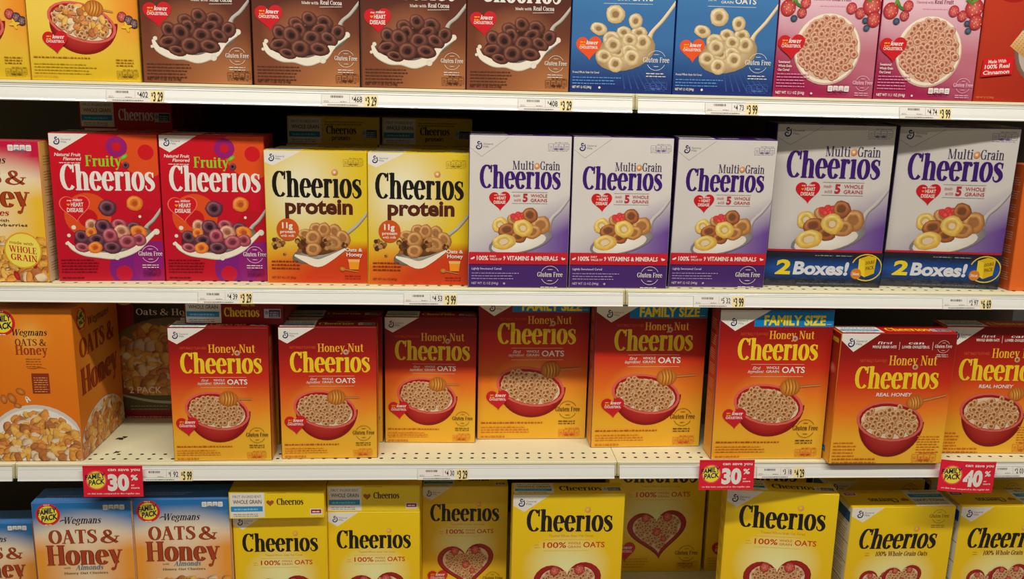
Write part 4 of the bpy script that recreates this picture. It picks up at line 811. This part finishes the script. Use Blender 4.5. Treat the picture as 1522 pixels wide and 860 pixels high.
# ------------------------------------------------------------------ the shelving
DK = [.787, .4030, .0355, -.375]
BAY = 1.219
XS = [(-2*BAY, -BAY), (-BAY, 0), (0, BAY)]
DEPTH = .62
side_w = ['left', 'middle', 'right']; lev = ['top', 'second', 'third', 'bottom']
def shelf(x0, x1, zt, li, bi):
    root = bpy.data.objects.new('shelf', None); COL.objects.link(root); root.location = ((x0+x1)/2, 0, zt)
    L = (x1-x0)/2-.0006; mb = MB()
    # deck: sheet with two rows of shallow holes, their inner shade painted dark
    def q(a, b, c, d, mi=0):
        n = len(mb.v); mb.v += [a, b, c, d]; mb.c += [(.5, .5, .5)]*4; mb.f.append((n, n+1, n+2, n+3)); mb.m.append(mi)
    sp = .0236; n = int(2*L/sp); xs0 = -n*sp/2; y0, rowd = .0175, .0245; r = .0036
    ya, yb = y0, y0+2*rowd
    q((-L, .0095, 0), (L, .0095, 0), (L, ya, 0), (-L, ya, 0)); q((-L, yb, 0), (L, yb, 0), (L, DEPTH, 0), (-L, DEPTH, 0))
    q((-L, ya, 0), (xs0, ya, 0), (xs0, yb, 0), (-L, yb, 0)); q((-xs0, ya, 0), (L, ya, 0), (L, yb, 0), (-xs0, yb, 0))
    for j in range(2):
        for i in range(n):
            cx, cy = xs0+(i+.5)*sp+(j*.0012), ya+(j+.5)*rowd; hx, hy = sp/2, rowd/2; ox = xs0+(i+.5)*sp; b = len(mb.v)
            out = [(ox+hx, cy), (ox+hx, cy+hy), (ox, cy+hy), (ox-hx, cy+hy), (ox-hx, cy), (ox-hx, cy-hy), (ox, cy-hy), (ox+hx, cy-hy)]
            for k in range(8): mb.v.append((*out[k], 0)); mb.c.append((.5, .5, .5))
            for k in range(8): a = k*math.pi/4; mb.v.append((cx+r*1.15*math.cos(a), cy+r*math.sin(a), 0)); mb.c.append((.5, .5, .5))
            for k in range(8): a = k*math.pi/4; mb.v.append((cx+r*1.15*math.cos(a), cy+r*math.sin(a), -.003)); mb.c.append((.1, .1, .1))
            for k in range(8):
                m2 = (k+1) % 8; mb.f.append((b+k, b+m2, b+8+m2, b+8+k)); mb.m.append(0); mb.f.append((b+8+k, b+8+m2, b+16+m2, b+16+k)); mb.m.append(1)
            mb.f.append(tuple(b+16+k for k in range(8))); mb.m.append(1)
    if li == 2 and bi == 1:   # two grimy scuffs on the bare sheet
        for cx, cy, seed in ((-.445, .150, 3), (-.432, .066, 8), (-.452, .140, 5)):
            R = random.Random(seed); b = len(mb.v); k = 9
            for i in range(k): a = i/k*6.283; q_ = .0045*R.uniform(.4, 1.3); mb.v.append((cx+1.8*q_*math.cos(a), cy+q_*1.6*math.sin(a), .00012)); mb.c.append((.2, .2, .2))
            mb.f.append(tuple(range(b, b+k))); mb.m.append(1)
    # front edge roll, underside pan, sides
    prof = [(.0095, 0), (.0075, -.0012), (.0072, -.0050), (.010, -.0065), (.010, -.030), (.03, -.030), (.03, -.026), (DEPTH, -.022)]
    for a, b_ in zip(prof, prof[1:]): q((-L, a[0], a[1]), (-L, b_[0], b_[1]), (L, b_[0], b_[1]), (L, a[0], a[1]), 0)
    for sx in (-L, L): 
        n_ = len(mb.v); P = prof+[(DEPTH, 0)]; mb.v += [(sx, a, b_) for a, b_ in P]; mb.c += [(.5, .5, .5)]*len(P); mb.f.append(tuple(range(n_, n_+len(P))) if sx > 0 else tuple(reversed(range(n_, n_+len(P))))); mb.m.append(0)
    mb.build('deck', [M_SHELF, M_DARK], root)
    # price rail: channel profile
    rb = MB(); LR = L-.0048
    P = [(.0098, -.0062), (.0060, -.0066), (.0052, -.0078), (.0056, -.0092), (.0046, -.0096), (.0040, -.0122), (.0050, -.0128), (.0040, -.0134), (.0030, -.018), (.0012, -.026), (.0002, -.0325), (-.0010, -.0350), (.0008, -.0366), (.003, -.0362), (.0055, -.030), (.0085, -.012), (.0098, -.0100)]
    mi = [1, 0, 1, 0, 0, 1, 0, 0, 0, 0, 0, 0, 0, 0, 0, 0]
    zb = {0: 1.0, 1: .92, 2: .97, 3: 1}[li]
    P = [(a, b_*zb) for a, b_ in P]; b = len(rb.v)
    for xx in (-LR, LR):
        for a, b_ in P: rb.v.append((xx, a, b_)); rb.c.append((.5, .5, .5))
    N = len(P)
    for i in range(N):
        k = (i+1) % N; rb.f.append((b+i, b+k, b+N+k, b+N+i)); rb.m.append(mi[i] if i < len(mi) else 0)
    rb.f.append(tuple(range(b, b+N))); rb.m.append(0); rb.f.append(tuple(reversed(range(b+N, b+2*N)))); rb.m.append(0)
    rb.build('price_rail', [M_RAIL, M_GROOVE], root)
    for sg in (-1, 1):
        eb = MB(); xx = sg*(L-.0024)
        for k, (dx, r_) in enumerate(((-.0012, .0010), (.0012, .0010))):
            Q = [(.0075, -.001), (.0062, -.008), (.0050, -.016), (.0036, -.024), (.0040, -.030)]; b = len(eb.v)
            for (a, b_) in Q:
                for t in range(6): an = t*math.pi/3; eb.v.append((xx+dx+r_*math.cos(an), a+r_*math.sin(an), b_)); eb.c.append((.5, .5, .5))
            for i in range(len(Q)-1):
                for t in range(6): u = (t+1) % 6; eb.f.append((b+i*6+t, b+i*6+u, b+i*6+6+u, b+i*6+6+t)); eb.m.append(0)
        eb.quadbox(xx-.0023, xx+.0023, .006, .0096, -.036*zb, -.0285, (.1, .1, .1), 1)
        eb.build('end_bracket', [M_BRASS, M_DARK], root)
    tag(root, f'cream metal {lev[li]} shelf of the {side_w[bi]} bay with white price rail', 'shelf', 'gondola shelves')
    return root
for li, z in enumerate(DK):
    for bi, (a, b) in enumerate(XS): shelf(a, b, z, li, bi)
def struct(name, x0, x1, y0, y1, z0, z1, m_):
    s = MB(); s.quadbox(x0, x1, y0, y1, z0, z1); o = s.build(name, [m_]); o['kind'] = 'structure'; return o
struct('floor', -4, 4, -4.5, 1.2, -.87, -.85, M_FLOOR)
struct('wall_back', -2*BAY, BAY, DEPTH+.001, DEPTH+.03, -.85, 1.5, M_BACK)
# plinth under the bottom deck
pl = MB(); pl.quadbox(-2*BAY, BAY, .03, DEPTH, -.85, -.42); pp = pl.build('plinth', [M_SHELF]); tag(pp, 'closed cream metal plinth under the bottom shelf', 'plinth')

# ------------------------------------------------------------------ boxes
R1, R2_, R3, R4 = DK
for k, x, yaw, lab in (
    ('medley', -1.225, 1.5, 'yellow cereal box at the left end of the top shelf, cut off'),
    ('medley', -1.0255, 2.2, 'yellow box with red cereal bowl beside the first brown cocoa box'),
    ('cocoa', -.8225, 4.4, 'brown cocoa ring box touching the yellow box on the top shelf'),
    ('cocoa', -.6215, 4.2, 'second brown cocoa ring box from the yellow boxes, lower cholesterol heart'),
    ('cocoa_heart', -.4225, 0, 'brown cocoa ring box whose red badge reads heart disease'),
    ('cocoa', -.2255, .8, 'brown cocoa ring box touching the blue frosted boxes'),
    ('frosted', -.0275, -3.2, 'blue frosted ring cereal box next to the brown cocoa box'),
    ('frosted', .1715, -.3, 'blue frosted ring cereal box next to the pink fruit box'),
    ('berry', .3705, -2.4, 'pink fruit cereal box beside the blue frosted box'),
    ('berry', .5725, -2.8, 'pink fruit cereal box beside the red cinnamon box'),
    ('cinnamon', .7745, -2.5, 'red cinnamon squares box at the right end of the top shelf')):
    o = place(k, x, .016, R1, yaw, 0, lab, {'medley': 'yellow medley boxes', 'cocoa': 'brown cocoa boxes', 'cocoa_heart': 'brown cocoa boxes', 'frosted': 'blue frosted boxes', 'berry': 'pink fruit boxes'}.get(k))
for k, x, y, yaw, lean, lab, g in (
    ('oats_berries', -1.229, .028, 0, 0, 'pink and yellow oats box with whole grain badge at shelf end', None),
    ('fruity', -1.017, .046, 3.6, .6, 'bright red fruity ring box beside the pink oats box', 'red fruity boxes'),
    ('fruity', -.8155, .054, 1.2, .6, 'bright red fruity ring box beside the yellow protein box', 'red fruity boxes'),
    ('fruity', -1.028, .120, 2, 0, 'red fruity box standing in shade behind the front one beside pink oats', 'red fruity boxes'),
    ('fruity', -.822, .120, 0, 0, 'red fruity box standing in shade behind the front one beside protein', 'red fruity boxes'),
    ('protein', -.6145, .042, -.6, 0, 'yellow protein cereal box beside the red fruity box', 'yellow protein boxes'),
    ('protein', -.4145, .034, -1.0, .6, 'yellow protein cereal box beside the white multigrain box', 'yellow protein boxes'),
    ('protein', -.6085, .125, 0, 0, 'protein box in shade behind the one beside the fruity box', 'yellow protein boxes'),
    ('protein', -.4075, .125, 0, 0, 'protein box in shade behind the one beside the multigrain box', 'yellow protein boxes'),
    ('multi', -.2165, .0145, .5, .4, 'white and purple multigrain box touching the yellow protein box', 'white multigrain boxes'),
    ('multi', -.0145, .018, .3, .5, 'middle one of the three single white and purple multigrain boxes', 'white multigrain boxes'),
    ('multi', .192, .037, 0, -3.6, 'white and purple multigrain box tilting forward beside the double pack', 'white multigrain boxes'),
    ('multi', -.2165, .105, 0, 0, 'multigrain box in shade behind the one touching the protein box', 'white multigrain boxes'),
    ('multi', -.0145, .108, 0, 0, 'multigrain box in shade behind the middle multigrain box', 'white multigrain boxes'),
    ('multi2', .4215, .056, -4.0, -1.0, 'shrink wrapped two box multigrain pack beside the tilting single box', 'multigrain double packs'),
    ('multi2', .6735, .055, -7.2, -2.6, 'shrink wrapped two box multigrain pack beside the plain orange box', 'multigrain double packs'),
    ('orange', .912, .028, -1, 0, 'orange cereal box at the right end of the second shelf', None)):
    place(k, x, y, R2_, yaw, lean, lab, g)
zp = R2_+.2632; zf = R2_+.2882
place('protein', -.6135, .27, zp, 1, 0, 'protein box lying flat on standing boxes, nearer the fruity boxes', 'protein boxes lying on top', lying=True)
place('protein', -.4125, .29, zp, 1.4, 0, 'protein box lying flat on standing boxes, nearer the multigrain boxes', 'protein boxes lying on top', lying=True)
place('fruity', -1.05, .30, zf, -2, 0, 'red fruity box lying flat in the dark above the standing fruity boxes', None, lying=True)
for x in (-.6135, -.4125):
    for y in (.27, .345, .42): place('protein', x+.001, y, R2_, 0, 0, 'yellow protein box hidden in the dark, under a lying protein box', 'protein boxes deep in the shelf')
for y in (.30, .375, .45): place('fruity', -1.05, y, R2_, 0, 0, 'red fruity box hidden in the dark under the lying fruity box', 'fruity boxes deep in the shelf')
for k, x, y, yaw, lean, lab, g in (
    ('oats_family', -1.191, .020, 0, 0, 'big orange oats box turned narrow side out at the left end', None),
    ('twopack', -.982, .270, 0, 0, 'dark red two pack oats box standing deep behind the honey box', None),
    ('honey', -.811, .018, .8, .5, 'red honey ring box beside the empty gap and dark two pack', 'red and gold honey boxes'),
    ('honey', -.597, .029, 1.5, .3, 'red honey ring box with another box peeking out behind it', 'red and gold honey boxes'),
    ('honey', -.5925, .118, 0, 0, 'honey ring box peeking out behind the second front honey box', 'red and gold honey boxes'),
    ('honey', -.811, .105, 0, 0, 'honey ring box hidden behind the front box beside the gap', 'red and gold honey boxes'),
    ('honey', -.3925, .1145, -1, .8, 'shaded red honey ring box pushed back beside a larger family box', 'red and gold honey boxes'),
    ('family', -.170, .135, .8, 0, 'family size honey box pushed deepest, over bare perforated shelf', 'family size honey boxes'),
    ('family', .0755, .087, 1.6, 0, 'family size honey box in the middle of the three big ones', 'family size honey boxes'),
    ('family', .3215, .018, .4, .6, 'family size honey box standing at the front edge, above red tag', 'family size honey boxes'),
    ('honey2', .568, -.0085, 0, -.6, 'wide honey box overhanging the shelf edge with its top showing', 'wide honey boxes'),
    ('honey2', .822, .046, -1.0, 0, 'wide honey box at the right end, set back above 40 percent tag', 'wide honey boxes')):
    place(k, x, y, R3, yaw, lean, lab, g)
place('honey', -.779, .045, R3+.2814, -1, 0, 'honey ring box lying flat on top of the standing honey boxes', None, lying=True)
for k, x, y, yaw, lean, lab, g in (
    ('oats_small', -1.3065, .05, 2, 0, 'smaller blue oats box cut off at the left end, bottom shelf', 'blue oats and almond boxes'),
    ('oats', -1.099, .012, 2.0, 0, 'blue oats box under the red 30 percent tag, bottom shelf left', 'blue oats and almond boxes'),
    ('oats', -.9035, .024, 1.0, 0, 'blue oats box touching the yellow box, bottom shelf', 'blue oats and almond boxes'),
    ('plain', -.706, .039, .6, 0, 'yellow oat ring box beside blue oats box, another lying on it', 'yellow oat ring boxes'),
    ('plain', -.510, .048, 0, .4, 'yellow oat ring box under a flat box half hidden by rail', 'yellow oat ring boxes'),
    ('plain', -.704, .106, 0, 0, 'hidden yellow box behind the one beside the blue oats box', 'yellow oat ring boxes'),
    ('plain', -.510, .115, 0, 0, 'hidden yellow box behind the one with half hidden flat box', 'yellow oat ring boxes'),
    ('plain', -.314, .171, -.2, .6, 'shaded yellow oat ring box pushed back beside the large yellow box', 'yellow oat ring boxes'),
    ('plain_family', -.094, .040, -.4, -1.0, 'large yellow box with whole heart of oat rings, below bay joint', 'large yellow oat ring boxes'),
    ('plain_family', .158, .285, 0, 0, 'dark yellow box deep in the shelf between two large yellow boxes', 'large yellow oat ring boxes'),
    ('plain_family', .408, .285, 0, 0, 'dark yellow box deep behind the tilted large yellow box', 'large yellow oat ring boxes'),
    ('plain_family', .374, .040, -7.5, 0, 'large yellow box turned askew under the red 30 percent tag', 'large yellow oat ring boxes'),
    ('plain2', .6535, .052, .5, -1.2, 'wide yellow box with italic name and two hearts beside askew box', 'wide yellow boxes'),
    ('plain2', .9025, .052, .5, -1.2, 'wide yellow box with italic name at the right frame edge', 'wide yellow boxes'),
    ('plain2', .655, .185, 0, 0, 'wide yellow box in shade behind the one beside the askew box', 'wide yellow boxes'),
    ('plain2', .908, .185, 0, 0, 'wide yellow box in shade behind the one at the right edge', 'wide yellow boxes')):
    place(k, x, y, R4, yaw, lean, lab, g)
place('plain', -.7125, .022, R4+.2812, 1.0, 0, 'yellow box lying flat over the box beside the blue oats, end fully lit', 'yellow boxes lying flat', lying=True)
place('plain', -.5105, .050, R4+.2812, 0, 0, 'yellow box lying flat, its end half hidden by the shelf rail', 'yellow boxes lying flat', lying=True)

# ------------------------------------------------------------------ price tags
TILT = math.radians(12)
def price_tag(x, z, old, new, label, faded=False, w=.104):
    mb = MB(); hgt = .0225; th = .0005
    mb.quadbox(-w/2, w/2, -th, 0, 0, hgt, K(235, 232, 222))
    A = Art(mb, (-w/2, -th, hgt), (1, 0, 0), (0, 0, -1), (0, -1, 0), w); H = hgt/w*100; A.H = H
    A.rect(0, 0, 76, H, K(232, 228, 218)); A.rect(76, 0, 100, H, K(255, 222, 162))
    gr = K(120, 116, 108)
    for p in ((0, 0, 76, 0), (0, .2, 0, H), (50, .2, 50, H*.7), (0, H*.7, 76, H*.7)): A.line(*p, .35, gr)
    R = random.Random(len(old)+int(x*100) & 255); xx = 16
    while xx < 38: ww = R.choice((.5, .8, 1.2)); A.rect(xx, 2.2, xx+ww, 6.3, K(40, 38, 36)); xx += ww+R.choice((.6, .9))
    A.words(4, 14, 12.5, 2, 2, .9, gr, 2); A.words(33, 46, 13.8, 1, 1, 1.4, gr, 5); A.words(11, 68, H*.92, 1, 1, 2.2, K(90, 86, 80), 7)
    ink = K(45, 42, 40)
    A.sans('$', 54, 56.6, 8.4, 4.2, ink, .4); A.sans(old, 57, 72.5, 13.4, 9.6, ink, .6); A.words(58, 70, 2, 1, 1, .7, gr, 3)
    A.sans('$', 78, 81.4, 10.5, 5.6, ink, .8); A.sans(new, 81.8, 98.5, 19.4, 15.6, ink, 1.3); A.H = None
    o = mb.build('price_tag', [M_TAG]); o.location = (x, -.0019, z); o.rotation_euler = (-TILT, 0, 0)
    # tilt: lower edge sticks out with the rail
    tag(o, label, 'price tag', 'price tags on the shelf rails'); return o
def tag_row(zt, zb, items):
    for x, old, new, lab in items: price_tag(x, zt-.0355*zb, old, new, lab)
tag_row(R1, 1, [(-.935, '402', '3 29', 'price tag 4.02 and 3.29 under the first brown cocoa box'),
    (-.542, '468', '3 29', 'price tag 4.68 and 3.29 under the second and third cocoa boxes'),
    (-.173, '408', '3 29', 'price tag 4.08 and 3.29 under the cocoa box beside blue'),
    (.188, '4 73', '3 99', 'washed out price tag under the blue and pink boxes'),
    (.573, '4 74', '3 99', 'washed out price tag under the second pink fruit box')])
tag_row(R2_, .92, [(-.788, '4 39', '3 29', 'price tag 4.39 and 3.29 under the red fruity box'),
    (-.390, '4 53', '3 99', 'price tag 4.53 and 3.99 under the yellow protein box'),
    (.190, '5 32', '3 99', 'price tag 5.32 and 3.99 under the tilting multigrain box'),
    (.708, '2 97', '6 69', 'price tag 2.97 and 6.69 under the multigrain double pack')])
tag_row(R3, .97, [(-.921, '1 92', '5 99', 'price tag 1.92 and 5.99 beside the first red 30 percent tag'),
    (-.363, '4 30', '3 29', 'price tag 4.30 and 3.29 below the shaded honey box'),
    (.349, '3 18', '4 29', 'price tag 3.18 and 4.29 beside the red 30 percent tag, right bay'),
    (.858, '2 03', '6 99', 'price tag 2.03 beside the red 40 percent tag')])
def promo(x, z, pct, label, w=.117, rot=0, curl=0, full=True, yb=-.006):
    mb = MB(); hgt = w*.56; n = 10; th = .0006
    # curved card: a strip of columns
    def Y(u): return -th-curl*math.sin(u*math.pi)
    b = len(mb.v)
    for s_i in range(2):
        for i in range(n+1):
            for j in range(2): u = i/n; mb.v.append(((u-.5)*w, Y(u)+(th if s_i else 0), -hgt*j)); mb.c.append(K(225, 28, 52))
    for i in range(n):
        a = b+2*i; mb.f.append((a+1, a+3, a+2, a)); mb.m.append(0); a += 2*(n+1); mb.f.append((a, a+2, a+3, a+1)); mb.m.append(0)
    A = Art(mb, (-w/2, -th, 0), (1, 0, 0), (0, 0, -1), (0, -1, 0), w); H = 56
    v0 = len(mb.v)
    A.ell(22, 26, 17.5, 17.5, K(240, 90, 90), n=30); A.ell(22, 26, 15.2, 15.2, K(250, 222, 60), n=28)
    A.serif('Wegmans', 12, 32, 16.5, 3.4, K(60, 60, 40), .9, .2, -8); A.sans('FAMILY', 3.5, 37, 25.5, 8.2, K(22, 22, 70), 1.3, .05, -7); A.sans('PACK', 9, 36, 35.4, 8.8, K(22, 22, 70), 1.3, .05, -7)
    A.sans('can save you', 42, 96, 9.5, 5.2, WHITE, 1); A.sans(pct, 41, 77, 43.5, 26, WHITE, 2.4); A.sans('%', 80, 92, 26, 9, WHITE, 1.6); A.sans('or', 80, 86, 36.5, 3.2, WHITE, 1); A.sans('more', 80, 94, 41.5, 3.2, WHITE, 1)
    A.sans('on this item compared to the regular size', 6, 94, 51.5, 2.8, WHITE, .8); A.line(0, 3.2, 100, 3.2, .5, K(190, 20, 45))
    for i in range(v0, len(mb.v)):
        x_, y_, z_ = mb.v[i]; mb.v[i] = (x_, y_-curl*math.sin((x_/w+.5)*math.pi), z_)
    o = mb.build('promotion_tag', [M_TAG]); o.location = (x, yb, z); o.rotation_euler = (math.radians(-3), math.radians(rot), 0)
    tag(o, label, 'sale tag', 'red family pack sale tags'); return o
promo(-1.024, .0365, '30', 'red 30 percent sale tag hanging over the blue oats boxes')
promo(.230, .0445, '30', 'red 30 percent sale tag between family size honey and askew yellow boxes')
promo(.748, .0445, '40', 'red curled 40 percent sale tag', w=.122, rot=3, curl=.006, yb=-.014)
